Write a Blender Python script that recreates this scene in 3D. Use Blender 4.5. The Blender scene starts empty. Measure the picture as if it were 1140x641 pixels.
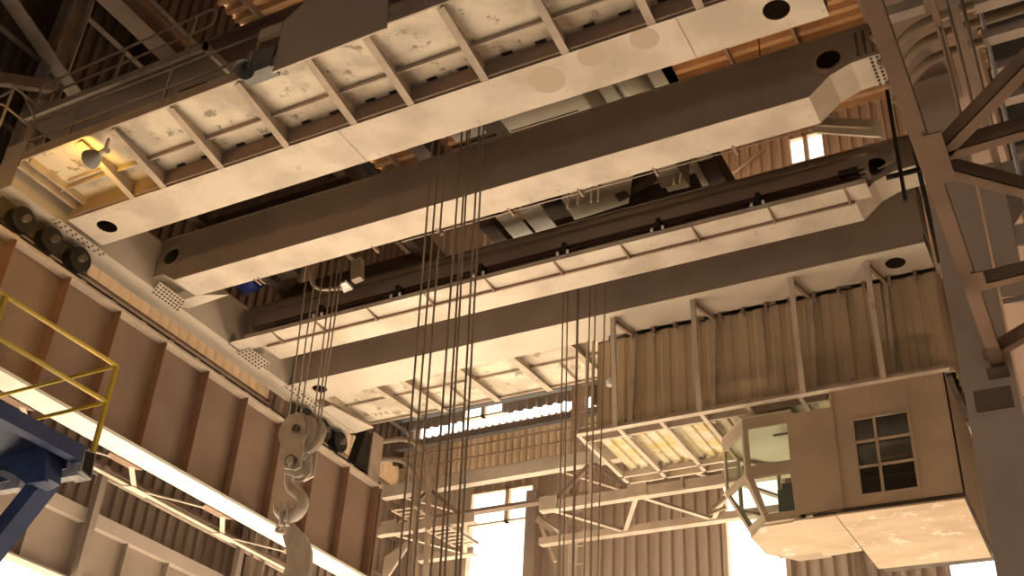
import bpy, bmesh, math, random
from mathutils import Vector, Matrix
random.seed(7)
C = bpy.context.scene.collection
V = Vector
# ---------------------------------------------------------------- camera
R = ((0.8821692, 0.4678496, 0.0537978), (-0.2154420, 0.5025139, -0.8372959), (-0.4187628, 0.7270464, 0.5440968))
F = 1271.56
def at(px, py, ax, v):
    """world point on the plane axis[ax] = v that the photograph shows at pixel (px, py)"""
    u = (px - 570, py - 320.5, F)
    d = [sum(R[k][i] * u[k] for k in range(3)) for i in range(3)]
    s = v / d[ax]
    return V((d[0] * s, d[1] * s, d[2] * s))
cam = bpy.data.cameras.new('camera'); co = bpy.data.objects.new('camera', cam); C.objects.link(co)
cam.sensor_width = 36; cam.lens = F * 36 / 1140; cam.clip_end = 500; cam.clip_start = .05
co.matrix_world = Matrix(((R[0][0], -R[1][0], -R[2][0], 0), (R[0][1], -R[1][1], -R[2][1], 0), (R[0][2], -R[1][2], -R[2][2], 0), (0, 0, 0, 1)))
bpy.context.scene.camera = co
GZ = -1.6
# ---------------------------------------------------------------- materials
def mat(name, col, col2=None, scale=1.5, rough=.8, metal=0, lo=.42, hi=.62, bump=0, spots=None, streak=None):
    m = bpy.data.materials.new(name); m.use_nodes = True; n = m.node_tree.nodes; l = m.node_tree.links
    b = n['Principled BSDF']; b.inputs['Roughness'].default_value = rough; b.inputs['Metallic'].default_value = metal
    b.inputs['Specular IOR Level'].default_value = .25
    c1 = (*col, 1)
    if col2 is None: col2 = tuple(x * .82 for x in col)
    tc = n.new('ShaderNodeTexCoord')
    mp = n.new('ShaderNodeMapping'); l.new(tc.outputs['Object'], mp.inputs[0])
    if streak: mp.inputs['Scale'].default_value = streak
    nz = n.new('ShaderNodeTexNoise'); nz.inputs['Scale'].default_value = scale; nz.inputs['Detail'].default_value = 6
    l.new(mp.outputs[0], nz.inputs['Vector'])
    rp = n.new('ShaderNodeValToRGB'); rp.color_ramp.elements[0].position = lo; rp.color_ramp.elements[1].position = hi
    rp.color_ramp.elements[0].color = c1; rp.color_ramp.elements[1].color = (*col2, 1)
    l.new(nz.outputs['Fac'], rp.inputs[0]); out = rp.outputs[0]
    if spots:
        sc, thr, scol = spots
        n2 = n.new('ShaderNodeTexNoise'); n2.inputs['Scale'].default_value = sc; n2.inputs['Detail'].default_value = 8; n2.inputs['Roughness'].default_value = .7
        l.new(tc.outputs['Object'], n2.inputs['Vector'])
        r2 = n.new('ShaderNodeValToRGB'); r2.color_ramp.elements[0].position = thr; r2.color_ramp.elements[1].position = thr + .05
        l.new(n2.outputs['Fac'], r2.inputs[0])
        mx = n.new('ShaderNodeMixRGB'); l.new(r2.outputs[0], mx.inputs[0]); l.new(out, mx.inputs[1]); mx.inputs[2].default_value = (*scol, 1)
        out = mx.outputs[0]
    l.new(out, b.inputs['Base Color'])
    if bump:
        bp = n.new('ShaderNodeBump'); bp.inputs['Strength'].default_value = bump; bp.inputs['Distance'].default_value = .02
        n3 = n.new('ShaderNodeTexNoise'); n3.inputs['Scale'].default_value = 25; l.new(tc.outputs['Object'], n3.inputs['Vector'])
        l.new(n3.outputs['Fac'], bp.inputs['Height']); l.new(bp.outputs[0], b.inputs['Normal'])
    return m
def emis(name, col, s):
    m = bpy.data.materials.new(name); m.use_nodes = True; b = m.node_tree.nodes['Principled BSDF']
    b.inputs['Base Color'].default_value = (*col, 1); b.inputs['Emission Color'].default_value = (*col, 1); b.inputs['Emission Strength'].default_value = s
    return m
M = {}
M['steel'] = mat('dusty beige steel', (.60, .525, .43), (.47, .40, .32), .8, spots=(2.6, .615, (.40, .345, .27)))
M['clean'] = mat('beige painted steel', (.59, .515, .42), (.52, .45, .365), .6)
M['web'] = mat('dull brown and shaded steel', (.36, .29, .235), (.31, .25, .20), .7, spots=(6, .70, (.28, .23, .19)))  # on crane webs: beige steel with its shade put into the colour
M['deck'] = mat('weathered walkway plate', (.62, .545, .43), (.43, .37, .29), 1.3, spots=(2.4, .57, (.27, .23, .175)))
M['rib'] = mat('brown rib steel', (.47, .385, .30), None, 2)
M['brown'] = mat('brown painted girder', (.29, .205, .15), (.25, .175, .13), .8)
M['chord'] = mat('rust brown chord paint', (.27, .175, .12), (.23, .15, .10), 1.5)
M['pale'] = mat('pale flange paint', (.74, .74, .65), (.66, .65, .56), 1.2)
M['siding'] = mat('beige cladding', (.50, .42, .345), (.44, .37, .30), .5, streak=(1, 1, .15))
M['siding_warm'] = mat('sandy translucent cladding', (.66, .56, .43), (.58, .49, .375), .5, streak=(1, 1, .15))
M['siding_dark'] = mat('shade-darkened cladding', (.13, .095, .07), (.10, .075, .055), .6, streak=(1, 1, .2))  # darker copy of the cladding, shade put into its colour
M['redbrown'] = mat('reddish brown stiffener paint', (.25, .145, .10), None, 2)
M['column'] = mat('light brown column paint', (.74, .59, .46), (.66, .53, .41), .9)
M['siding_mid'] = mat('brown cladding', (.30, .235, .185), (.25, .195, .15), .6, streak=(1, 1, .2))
M['house'] = mat('sand corrugated panel', (.50, .39, .26), (.42, .33, .225), .9, streak=(1, 1, .25))
M['roof'] = mat('rusty roof sheet', (.58, .38, .20), (.48, .30, .16), .8)
M['truss'] = mat('dusty brown structural steel', (.27, .20, .15), None, 1.5)
M['trusslight'] = mat('beige bracing steel', (.56, .46, .36), None, 1.5)
M['yellow'] = mat('yellow paint', (.72, .52, .07), (.62, .44, .06), 3, rough=.5)
M['blue'] = mat('dark blue paint', (.085, .115, .24), (.07, .095, .20), 2, rough=.55)
M['bluemotor'] = mat('blue motor paint', (.04, .07, .35), None, 3, rough=.4)
M['whiteedge'] = mat('worn pale steel edge', (.62, .60, .58), (.4, .38, .38), 6)
M['dark'] = mat('grimy black steel', (.032, .027, .023), (.022, .019, .016), 2)
M['mech'] = mat('greasy machinery', (.13, .10, .08), (.09, .07, .055), 3)
M['conductor'] = mat('maroon conductor rail', (.085, .035, .035), None, 3, rough=.4)
M['rope'] = mat('greased wire rope', (.36, .29, .225), None, 20, rough=.6)
M['hook'] = mat('worn hook steel', (.50, .44, .37), (.40, .35, .29), 3, rough=.55, bump=.3)
M['box'] = mat('cream machine casing', (.62, .56, .43), (.54, .48, .37), .8)
M['board'] = mat('grey brown board', (.52, .44, .36), (.48, .405, .33), .6)
M['cab'] = mat('cab beige paint', (.44, .34, .24), (.38, .295, .21), .9, spots=(9, .68, (.30, .235, .165)))
M['cabfloor'] = mat('scuffed cab floor plate', (.56, .44, .31), (.47, .35, .235), .9, spots=(1.6, .56, (.66, .57, .46)), streak=(.7, 1.6, 1))
M['insul'] = mat('yellowed insulation panel', (.56, .50, .38), (.50, .40, .18), 1.6, spots=(3, .6, (.28, .22, .15)), streak=(1, 2, 1))
M['grey'] = mat('grey casing', (.22, .21, .20), None, 2)
M['pipe'] = mat('lagged pipe', (.36, .26, .17), (.29, .21, .14), 3)
M['white'] = mat('white painted pole', (.66, .65, .66), None, 4)
M['concrete'] = mat('sunlit concrete floor', (.60, .54, .46), (.54, .485, .41), .4)
M['signwhite'] = mat('bright white casing', (.85, .82, .74), None, 2)
M['console'] = mat('green grey console', (.16, .20, .17), None, 2)
M['lampglow'] = emis('sodium lamp glow', (1, .55, .10), 60)
M['hbglow'] = emis('high bay sodium glow', (1, .55, .2), 30)
g = bpy.data.materials.new('tinted cab glass'); g.use_nodes = True; nt = g.node_tree; nt.nodes.clear()
o_ = nt.nodes.new('ShaderNodeOutputMaterial'); mx = nt.nodes.new('ShaderNodeMixShader'); tr = nt.nodes.new('ShaderNodeBsdfTransparent'); gl = nt.nodes.new('ShaderNodeBsdfGlossy')
tr.inputs[0].default_value = (.90, .93, .90, 1); gl.inputs['Roughness'].default_value = .08; mx.inputs[0].default_value = .06
nt.links.new(tr.outputs[0], mx.inputs[1]); nt.links.new(gl.outputs[0], mx.inputs[2]); nt.links.new(mx.outputs[0], o_.inputs[0]); M['glass'] = g
def translucent(base, t, col):
    m = M[base]; n = m.node_tree.nodes; l = m.node_tree.links; b = n['Principled BSDF']; out = n['Material Output']
    tl = n.new('ShaderNodeBsdfTranslucent'); tl.inputs[0].default_value = (*col, 1); mx = n.new('ShaderNodeMixShader'); mx.inputs[0].default_value = t
    l.new(b.outputs[0], mx.inputs[1]); l.new(tl.outputs[0], mx.inputs[2]); l.new(mx.outputs[0], out.inputs[0])
translucent('siding_warm', .13, (1, .84, .64))  # translucency added so this cladding looks brightly lit
# girder A underside: three round patches left by removed lamps
def stained():
    m = M['steel'].copy(); m.name = 'dusty steel with round stains'; n = m.node_tree.nodes; l = m.node_tree.links
    b = n['Principled BSDF']; src = b.inputs['Base Color'].links[0].from_socket
    geo = n.new('ShaderNodeNewGeometry'); cur = src
    for (px, py, r) in ((602, 79, .36), (657, 61, .26), (717, 42, .27)):
        p = at(px, py, 2, 15)
        d = n.new('ShaderNodeVectorMath'); d.operation = 'DISTANCE'; d.inputs[1].default_value = (p.x, 13.95 if r > .3 else 13.74, 15)
        l.new(geo.outputs['Position'], d.inputs[0])
        c = n.new('ShaderNodeMath'); c.operation = 'LESS_THAN'; c.inputs[1].default_value = r; l.new(d.outputs['Value'], c.inputs[0])
        x = n.new('ShaderNodeMixRGB'); l.new(c.outputs[0], x.inputs[0]); l.new(cur, x.inputs[1]); x.inputs[2].default_value = (.45, .37, .275, 1); cur = x.outputs[0]
    l.new(cur, b.inputs['Base Color']); return m
M['stained'] = stained()
# ---------------------------------------------------------------- mesh builder
class MB:
    def __init__(s): s.v = []; s.f = []; s.smooth = set()
    def poly(s, vs, fs, smooth=False):
        k = len(s.v); s.v += [V(p) for p in vs]
        for f in fs:
            if smooth: s.smooth.add(len(s.f))
            s.f.append([k + i for i in f])
        return s
    def box(s, x0, x1, y0, y1, z0, z1):
        return s.poly([(x0, y0, z0), (x1, y0, z0), (x1, y1, z0), (x0, y1, z0), (x0, y0, z1), (x1, y0, z1), (x1, y1, z1), (x0, y1, z1)],
                      [(0, 3, 2, 1), (4, 5, 6, 7), (0, 1, 5, 4), (1, 2, 6, 5), (2, 3, 7, 6), (3, 0, 4, 7)])
    def prism(s, pts, ext):
        """polygon pts pushed along ext"""
        ext = V(ext); n = len(pts); a = [V(p) for p in pts]; b = [p + ext for p in a]
        nrm = V((0, 0, 0))
        for i in range(n): nrm += a[i].cross(a[(i + 1) % n])
        fl = nrm.dot(ext) > 0
        f = [tuple(range(n))[::-1] if fl else tuple(range(n)), tuple(range(n, 2 * n)) if fl else tuple(range(n, 2 * n))[::-1]]
        for i in range(n):
            j = (i + 1) % n
            q = (i, j, n + j, n + i)
            f.append(q if fl else q[::-1])
        return s.poly(a + b, f)
    def bar(s, p, q, w, h, up=(0, 0, 1)):
        p = V(p); q = V(q); d = (q - p).normalized(); up = V(up)
        if abs(d.dot(up)) > .98: up = V((0, 1, 0))
        x = d.cross(up).normalized(); u = x.cross(d).normalized()
        c = [p + x * (i * w / 2) + u * (j * h / 2) for i, j in ((-1, -1), (1, -1), (1, 1), (-1, 1))]
        return s.prism(c, q - p)
    def angle(s, p, q, w, t=.02, up=(0, 0, 1)):
        """L section: one leg flat, one leg upright"""
        p = V(p); q = V(q); d = (q - p).normalized(); up = V(up)
        x = d.cross(up).normalized(); u = x.cross(d).normalized()
        L = [(-w / 2, 0), (w / 2, 0), (w / 2, t), (-w / 2 + t, t), (-w / 2 + t, w), (-w / 2, w)]
        return s.prism([p + x * a + u * b for a, b in L], q - p)
    def tube(s, pts, r, n=10, cap=True):
        pts = [V(p) for p in pts]; rings = []; up = None
        for i, p in enumerate(pts):
            d = (pts[min(i + 1, len(pts) - 1)] - pts[max(i - 1, 0)]).normalized()
            if up is None: up = V((0, 0, 1)) if abs(d.z) < .9 else V((0, 1, 0))
            x = d.cross(up).normalized(); u = x.cross(d).normalized(); up = u
            rr = r[i] if isinstance(r, (list, tuple)) else r
            rings.append([p + x * math.cos(2 * math.pi * k / n) * rr + u * math.sin(2 * math.pi * k / n) * rr for k in range(n)])
        k0 = len(s.v)
        for rg in rings: s.v += rg
        for i in range(len(rings) - 1):
            for k in range(n):
                a = k0 + i * n + k; b = k0 + i * n + (k + 1) % n
                s.smooth.add(len(s.f)); s.f.append([a, b, b + n, a + n])
        if cap: s.f.append([k0 + k for k in range(n)][::-1]); s.f.append([k0 + (len(rings) - 1) * n + k for k in range(n)])
        return s
    def plate(s, o, ex, ey, th, w, h, holes=(), seg=28):
        """rectangular plate with round holes (cx, cy, r), ex/ey unit axes, thickness along ex x ey"""
        o = V(o); ex = V(ex); ey = V(ey); en = ex.cross(ey).normalized() * th
        xs = [0.]
        for cx, cy, r in sorted(holes): xs += [max(0, cx - r * 1.25), min(w, cx + r * 1.25)]
        xs.append(w)
        def P(a, b, k): return o + ex * a + ey * b + (en if k else V((0, 0, 0)))
        def quad(a0, a1, b0, b1):
            s.poly([P(a0, b0, 0), P(a1, b0, 0), P(a1, b1, 0), P(a0, b1, 0), P(a0, b0, 1), P(a1, b0, 1), P(a1, b1, 1), P(a0, b1, 1)],
                   [(0, 3, 2, 1), (4, 5, 6, 7), (0, 1, 5, 4), (2, 3, 7, 6), (1, 2, 6, 5), (3, 0, 4, 7)])
        hs = sorted(holes)
        for i in range(len(hs) + 1): quad(xs[2 * i], xs[2 * i + 1], 0, h)
        for i, (cx, cy, r) in enumerate(hs):
            a0, a1 = xs[2 * i + 1], xs[2 * i + 2]; ring = []; out = []
            for k in range(seg):
                t = 2 * math.pi * k / seg; c, q = math.cos(t), math.sin(t); ring.append((cx + c * r, cy + q * r))
                m = 1e9
                if c > 1e-6: m = min(m, (a1 - cx) / c)
                if c < -1e-6: m = min(m, (a0 - cx) / c)
                if q > 1e-6: m = min(m, (h - cy) / q)
                if q < -1e-6: m = min(m, (0 - cy) / q)
                out.append((cx + c * m, cy + q * m))
            # snap nearest rays to corners
            for cc in ((a0, 0), (a1, 0), (a1, h), (a0, h)):
                j = min(range(seg), key=lambda q: (out[q][0] - cc[0]) ** 2 + (out[q][1] - cc[1]) ** 2); out[j] = cc
            vs = []; fs = []
            for k in range(seg): vs += [P(*ring[k], 0), P(*out[k], 0), P(*ring[k], 1), P(*out[k], 1)]
            for k in range(seg):
                a = 4 * k; b = 4 * ((k + 1) % seg)
                fs += [(a, b, b + 1, a + 1), (a + 2, a + 3, b + 3, b + 2), (a, a + 2, b + 2, b)]
            s.poly(vs, fs)
        return s
    def frame(s, outer, inner, ext):
        """window-like frame between two polygons of the same count"""
        ext = V(ext); n = len(outer); o = [V(p) for p in outer]; i_ = [V(p) for p in inner]
        vs = o + i_ + [p + ext for p in o] + [p + ext for p in i_]; fs = []
        for k in range(n):
            j = (k + 1) % n
            fs += [(k, j, n + j, n + k), (2 * n + k, 3 * n + k, 3 * n + j, 2 * n + j), (k, 2 * n + k, 2 * n + j, j), (n + k, n + j, 3 * n + j, 3 * n + k)]
        return s.poly(vs, fs)
    def corr(s, o, run, up, nrm, L, H, pitch, depth, flat=.55, th=.01):
        """corrugated sheet: profile runs along `run`, ribs stand along `up`"""
        o = V(o); run = V(run); up = V(up); nrm = V(nrm); prof = []; x = 0.
        while x < L:
            for a, d in ((0, 0), (flat * .5, 0), (flat * .5 + .12, 1), (1 - .12, 1)):
                if x + a * pitch < L: prof.append((x + a * pitch, d * depth))
            x += pitch
        prof.append((L, 0)); n = len(prof); vs = []
        for a, d in prof:
            for t in (0, th):
                for hh in (0, H): vs.append(o + run * a + nrm * (d + t) + up * hh)
        fs = []
        for i in range(n - 1):
            a = 4 * i; b = a + 4
            fs += [(a, b, b + 1, a + 1), (a + 2, a + 3, b + 3, b + 2), (a, a + 2, b + 2, b), (a + 1, b + 1, b + 3, a + 3)]
        fs += [(0, 1, 3, 2), (4 * n - 4, 4 * n - 2, 4 * n - 1, 4 * n - 3)]
        return s.poly(vs, fs)
    def build(s, name, m, parent=None, label=None, bevel=0):
        root = parent
        while root is not None and root.parent is not None: root = root.parent
        off = root.location.copy() if root is not None else V((0, 0, 0))
        me = bpy.data.meshes.new(name); me.from_pydata([tuple(p - off) for p in s.v], [], s.f)
        for i in s.smooth: me.polygons[i].use_smooth = True
        bm = bmesh.new(); bm.from_mesh(me); bmesh.ops.recalc_face_normals(bm, faces=bm.faces[:]); bm.to_mesh(me); bm.free()
        me.materials.append(M[m] if isinstance(m, str) else m)
        o = bpy.data.objects.new(name, me); C.objects.link(o)
        if parent is not None: o.parent = parent
        if label: o['label'] = label
        if bevel:
            b = o.modifiers.new('bevel', 'BEVEL'); b.width = bevel; b.segments = 2; b.limit_method = 'ANGLE'
        return o
def thing(name, label, cat, loc, group=None):
    o = bpy.data.objects.new(name, None); C.objects.link(o); o.location = V(loc); o.empty_display_size = .3
    o['label'] = label; o['category'] = cat
    if group: o['group'] = group
    return o
def tag(o, label, cat, group=None):
    # single-mesh thing: move the origin to its base
    me = o.data; xs = [v.co.copy() for v in me.vertices]
    lo = V((min(v.x for v in xs) + max(v.x for v in xs), min(v.y for v in xs) + max(v.y for v in xs), 0)) / 2; lo.z = min(v.z for v in xs)
    me.transform(Matrix.Translation(-lo)); o.location = lo
    o['label'] = label; o['category'] = cat
    if group: o['group'] = group
    return o
def struct(o): o['kind'] = 'structure'; return o
def smooth(p, n=6):
    out = []; p = [p[0]] + p + [p[-1]]
    for i in range(1, len(p) - 2):
        for k in range(n):
            t = k / n; a, b, c, d = p[i - 1:i + 3]
            out.append(.5 * ((2 * b) + (c - a) * t + (2 * a - 5 * b + 4 * c - d) * t * t + (3 * b - a - 3 * c + d) * t ** 3))
    return out + [p[-2]]
X_ = V((1, 0, 0)); Y_ = V((0, 1, 0)); Z_ = V((0, 0, 1))

# ================================================================ THE HALL
struct(MB().box(-45, 25, -26, 70, GZ - .3, GZ).build('floor', 'concrete'))
# roof sheets: ribs along X
struct(MB().corr((-24.6, -26, 30), Y_, X_, Z_, 61, 34, .5, .24, .8).build('ceiling', 'roof'))
# side wall beyond the left runway (x = -24), ribs upright
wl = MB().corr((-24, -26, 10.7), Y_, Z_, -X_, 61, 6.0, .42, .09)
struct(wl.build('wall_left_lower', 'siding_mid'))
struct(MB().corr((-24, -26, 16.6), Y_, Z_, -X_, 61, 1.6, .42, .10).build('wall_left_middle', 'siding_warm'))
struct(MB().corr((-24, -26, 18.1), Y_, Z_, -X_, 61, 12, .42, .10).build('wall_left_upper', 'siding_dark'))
# end wall (y = 34) with openings
W = MB()
def ew(x0, x1, z0, z1, name, m='siding', pitch=.42):
    return struct(MB().corr((x0, 34, z0), X_, Z_, Y_, x1 - x0, z1 - z0, pitch, .11).build(name, m))
ew(-18.1, -11.05, 2, 17.4, 'wall_end_centre')
ew(-24.6, -20.75, 9.5, 17.4, 'wall_end_left')
ew(-9.1, -4.4, 4, 17.4, 'wall_end_right')
ew(-4.4, -3.25, 12.3, 17.4, 'wall_end_right_inner')
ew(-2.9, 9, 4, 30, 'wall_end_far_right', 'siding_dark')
ew(-20.75, -18.1, 16.6, 17.4, 'wall_end_lintel')
ew(-11.05, -9.1, 16.7, 17.4, 'wall_end_lintel_right')
ew(-3.25, -2.9, 16.2, 17.4, 'wall_end_lintel_slot')
ew(-24.6, -2.9, 17.4, 19.35, 'wall_end_middle', 'siding_warm', .3)
ew(-15.9, -2.9, 19.35, 27.9, 'wall_end_upper')
ew(-24.6, -21.4, 19.75, 27.9, 'wall_end_upper_left')
ew(-19.6, -15.9, 19.75, 27.9, 'wall_end_upper_centre')
ew(-24.6, -7.8, 27.9, 30, 'wall_end_top')
ew(-6.45, -2.9, 27.9, 30, 'wall_end_top_right')
ew(-7.8, -6.45, 29.2, 30, 'wall_end_top_lintel')
ew(-21.4, -19.6, 20.7, 27.9, 'wall_end_over_window')
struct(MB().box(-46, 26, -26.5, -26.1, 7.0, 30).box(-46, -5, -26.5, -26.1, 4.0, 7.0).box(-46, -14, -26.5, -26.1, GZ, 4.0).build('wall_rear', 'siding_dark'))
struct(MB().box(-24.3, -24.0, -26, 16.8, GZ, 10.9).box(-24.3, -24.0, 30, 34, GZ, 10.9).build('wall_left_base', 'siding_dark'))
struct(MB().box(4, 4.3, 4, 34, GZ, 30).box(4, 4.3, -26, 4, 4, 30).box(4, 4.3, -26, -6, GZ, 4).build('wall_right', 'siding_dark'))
# window frames
def window(name, x0, x1, z0, z1, mull=(), m='trusslight'):
    f = MB().frame([(x0, 33.95, z0), (x1, 33.95, z0), (x1, 33.95, z1), (x0, 33.95, z1)], [(x0 + .06, 33.95, z0 + .06), (x1 - .06, 33.95, z0 + .06), (x1 - .06, 33.95, z1 - .06), (x0 + .06, 33.95, z1 - .06)], (0, .2, 0))
    for a in mull: f.box(a - .08, a + .08, 33.95, 34.15, z0, z1)
    return struct(f.build(name, m))
window('window_1', -7.8, -6.45, 27.9, 29.2, (-7.15,))
window('window_2', -20.75, -18.1, 15.3, 16.6, (-19.2,))
window('window_3', -21.4, -19.6, 19.75, 20.7, (-20.5,))
window('window_4', -3.25, -2.9, 12.2, 16.2)
# low openings are open doorways; frames
struct(MB().box(-20.85, -20.7, 33.9, 34.2, 9.5, 15.3).box(-18.15, -18.0, 33.9, 34.2, 9.5, 15.3).build('door_1', 'trusslight'))
struct(MB().box(-11.15, -11.0, 33.9, 34.2, 9.5, 15.2).box(-9.15, -9.0, 33.9, 34.2, 12, 15.2).build('door_2', 'trusslight'))

# roof trusses / purlins
for i, y in enumerate((6.0, 14.0, 22.0, 30.0)):
    t = thing('roof_truss', ['dark roof truss nearest the camera side of the hall', 'dark roof truss over the camera-side crane girder', 'orange-lit roof truss over the far crane girder', 'orange-lit roof truss closest to the end wall'][i], 'roof truss', (-24, y, 27.4))
    MB().angle((-24, y, 27.4), (9, y, 27.4), .35, .04).build('bottom_chord', 'truss', t)
    MB().angle((-24, y, 29.5), (9, y, 29.5), .35, .04).build('top_chord', 'truss', t)
    for k in range(16):
        x = -24 + k * 2.06
        a, b = (27.5, 29.5) if k % 2 else (29.5, 27.5)
        MB().angle((x, y, a), (x + 2.06, y, b), .2, .03, (0, 1, 0)).build('diagonal', 'truss', t)
for i in range(13):
    x = -23 + i * 2.4
    tag(MB().box(x, x + .12, -20, 34, 29.72, 29.98).build('purlin', 'truss'), 'long roof purlin running under the rusty corrugated roof sheets', 'purlin', 'roof purlins')
# left wall: columns, girts
for i, y in enumerate((6.2, 14.3, 26.0)):
    c = MB().box(-23.9, -23.3, y - .3, y - .26, GZ, 30).box(-23.9, -23.3, y + .26, y + .3, GZ, 30).box(-23.63, -23.57, y - .3, y + .3, GZ, 30)
    tag(c.build('wall_column', 'rib'), ['grey steel wall column at the extreme left of the hall', 'grey steel wall column behind the upper catwalk railing, top left', 'grey steel wall column beyond the runway girder, near the end wall'][i], 'column')
for i, z in enumerate((12.2, 13.6, 15.2, 17.0, 19.6, 22.2, 24.8, 27.4)):
    nm = ('lowest', 'second lowest', 'third lowest', 'fourth', 'fifth', 'sixth', 'seventh', 'highest')[i]
    tag(MB().angle((-23.9, -20, z), (-23.9, 34, z), .2, .03).build('wall_girt', 'truss'), nm + ' horizontal girt of the left side wall, counted from the floor up', 'girt', 'left wall girts')
br = MB().angle((-23.2, 9.5, 23.6), (-23.2, 15.2, 21.3), .5, .05, (0, 0, 1))
tag(br.build('wall_brace', 'rib'), 'grey diagonal brace crossing the wall column at the top left corner', 'brace')
tag(MB().angle((-23.2, 14.3, 21.0), (-23.2, 9.0, 17.5), .3, .04).build('wall_brace', 'truss'), 'lower diagonal brace meeting the column at the top left corner', 'brace')
# big brown transfer beam high at top left
tag(MB().box(-23.3, -14, 18.1, 18.6, 24.2, 25.8).box(-23.3, -14, 17.9, 18.8, 25.8, 25.85).box(-23.3, -14, 17.9, 18.8, 24.15, 24.2).build('roof_beam', 'brown'), 'rust brown deep beam spanning high above the upper catwalk', 'beam')
tag(MB().box(-23.3, -22.9, 12, 24, 25.2, 26.1).box(-23.45, -22.75, 12, 24, 25.15, 25.2).build('roof_beam', 'brown'), 'rust brown beam running along the left wall above the catwalk', 'beam')

# ---------------------------------------------------------------- left runway girder
rg = thing('runway_girder', 'big brown stiffened plate girder carrying the left end of the crane', 'crane girder', (-20.3, 14, 11.1))
MB().box(-20.32, -20.28, 2, 27.4, 11.15, 14.05).build('web', 'brown', rg)
MB().box(-20.62, -19.98, 2, 27.4, 14.05, 14.12).build('top_flange', 'trusslight', rg, 'dusty top flange')
MB().box(-20.72, -19.98, 2, 27.4, 11.07, 11.15).build('bottom_flange', 'pale', rg, 'pale painted bottom flange')
y = 15.93 - 1.61 * 8
while y < 27.5:
    MB().box(-20.27, -20.0, y - .012, y + .012, 11.17, 14.04).build('stiffener', 'redbrown', rg)
    y += 1.61
MB().box(-20.32, -20.0, 27.36, 27.4, 11.1, 14.05).build('end_plate', 'brown', rg)
tag(MB().box(-20.22, -20.1, 2, 27.4, 14.12, 14.27).build('crane_rail', 'dark'), 'crane rail lying on the top flange of the brown left girder', 'rail')
# clips on rail flange
for i in range(15): MB().box(-20.08, -20.0, 12.6 + i, 12.75 + i, 14.121, 14.16).build('rail_clip', 'rib', rg)
bs = thing('end_stop', 'dark rail buffer stop standing at the end of the left girder', 'buffer', (-20.2, 26.6, 14.12))
MB().prism([(-20.1, 25.9, 14.13), (-20.1, 26.6, 14.13), (-20.1, 26.6, 15.6), (-20.1, 26.3, 15.6)], (-.35, 0, 0)).build('stop_plate', 'dark', bs)
MB().box(-20.45, -20.05, 26.62, 27.2, 14.13, 15.7).build('buffer_block', 'rib', bs)
# surge truss under the girder (horizontal lattice)
st = thing('surge_truss', 'flat beige lattice truss running beside the bottom flange of the left girder', 'truss', (-21.5, 14, 10.8))
MB().angle((-21.75, 2, 11.0), (-21.75, 30, 11.0), .15, .03).build('chord', 'trusslight', st)
for k in range(8):
    p = 18.15 + 3.42 * (k - 4)
    MB().angle((-20.85, p, 11.03), (-21.7, p + 1.0, 11.0), .13, .02).build('strut', 'trusslight', st)
    MB().angle((-21.7, p + 1.2, 11.0), (-20.9, p + 2.75, 11.03), .06, .02).build('diagonal', 'trusslight', st)
    MB().prism([(-20.72, p - .85, 11.05), (-20.72, p + .25, 11.05), (-20.98, p + .1, 11.05), (-20.98, p - .7, 11.05)], (0, 0, -.02)).build('gusset', 'chord', st)
    MB().prism([(-21.58, p + .85, 10.97), (-21.58, p + 1.3, 10.97), (-21.84, p + 1.55, 10.97), (-21.84, p + .7, 10.97)], (0, 0, .02)).build('gusset', 'trusslight', st)
# lower girder of the neighbouring level
lg = thing('low_wall_girder', 'greyish brown stiffened girder under the dark cladding at lower left', 'girder', (-23.7, 14, 8.9))
MB().box(-23.62, -23.57, 2, 33.5, 8.93, 10.4).build('web', 'web', lg)
MB().box(-23.95, -23.35, 2, 33.5, 10.38, 10.75).build('top_beam', 'siding', lg, 'weathered pale top beam')
y = 3.3
while y < 33:
    MB().box(-23.56, -23.38, y - .02, y + .02, 8.95, 10.38).build('stiffener', 'web', lg); y += 1.6
MB().box(-23.8, -23.35, 2, 33.5, 8.88, 8.93).build('bottom_flange', 'web', lg)
tag(MB().tube([(-23.4, 10.0, 11.75), (-23.4, 33, 11.75)], .06).build('wall_pipe', 'rib'), 'thin grey pipe running along the dark cladding above the low girder', 'pipe')
for i, y in enumerate((19.35, 25.0)):
    tag(MB().box(-23.29, -23.1, y - .1, y + .1, 8.9, 11.9).build('girder_post', 'web'), ['short grey post on the low girder beside the blue platform', 'short grey post on the low girder below the ladle hook'][i], 'post')
# column under the end of the runway girder
col = thing('runway_column', 'beige steel column under the far end of the left girder', 'column', (-20.3, 27.4, GZ))
MB().box(-20.7, -20.66, 27.0, 28.4, GZ, 11.05).box(-20.04, -20.0, 27.0, 28.4, GZ, 11.05).box(-20.66, -20.04, 27.7, 27.74, GZ, 11.05).build('shaft', 'steel', col)
MB().prism([(-19.99, 27.9, 11.05), (-19.99, 27.9, 12.0), (-19.2, 27.9, 12.4), (-19.2, 27.9, 12.2)], (0, .1, 0)).build('bracket', 'steel', col)

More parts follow.
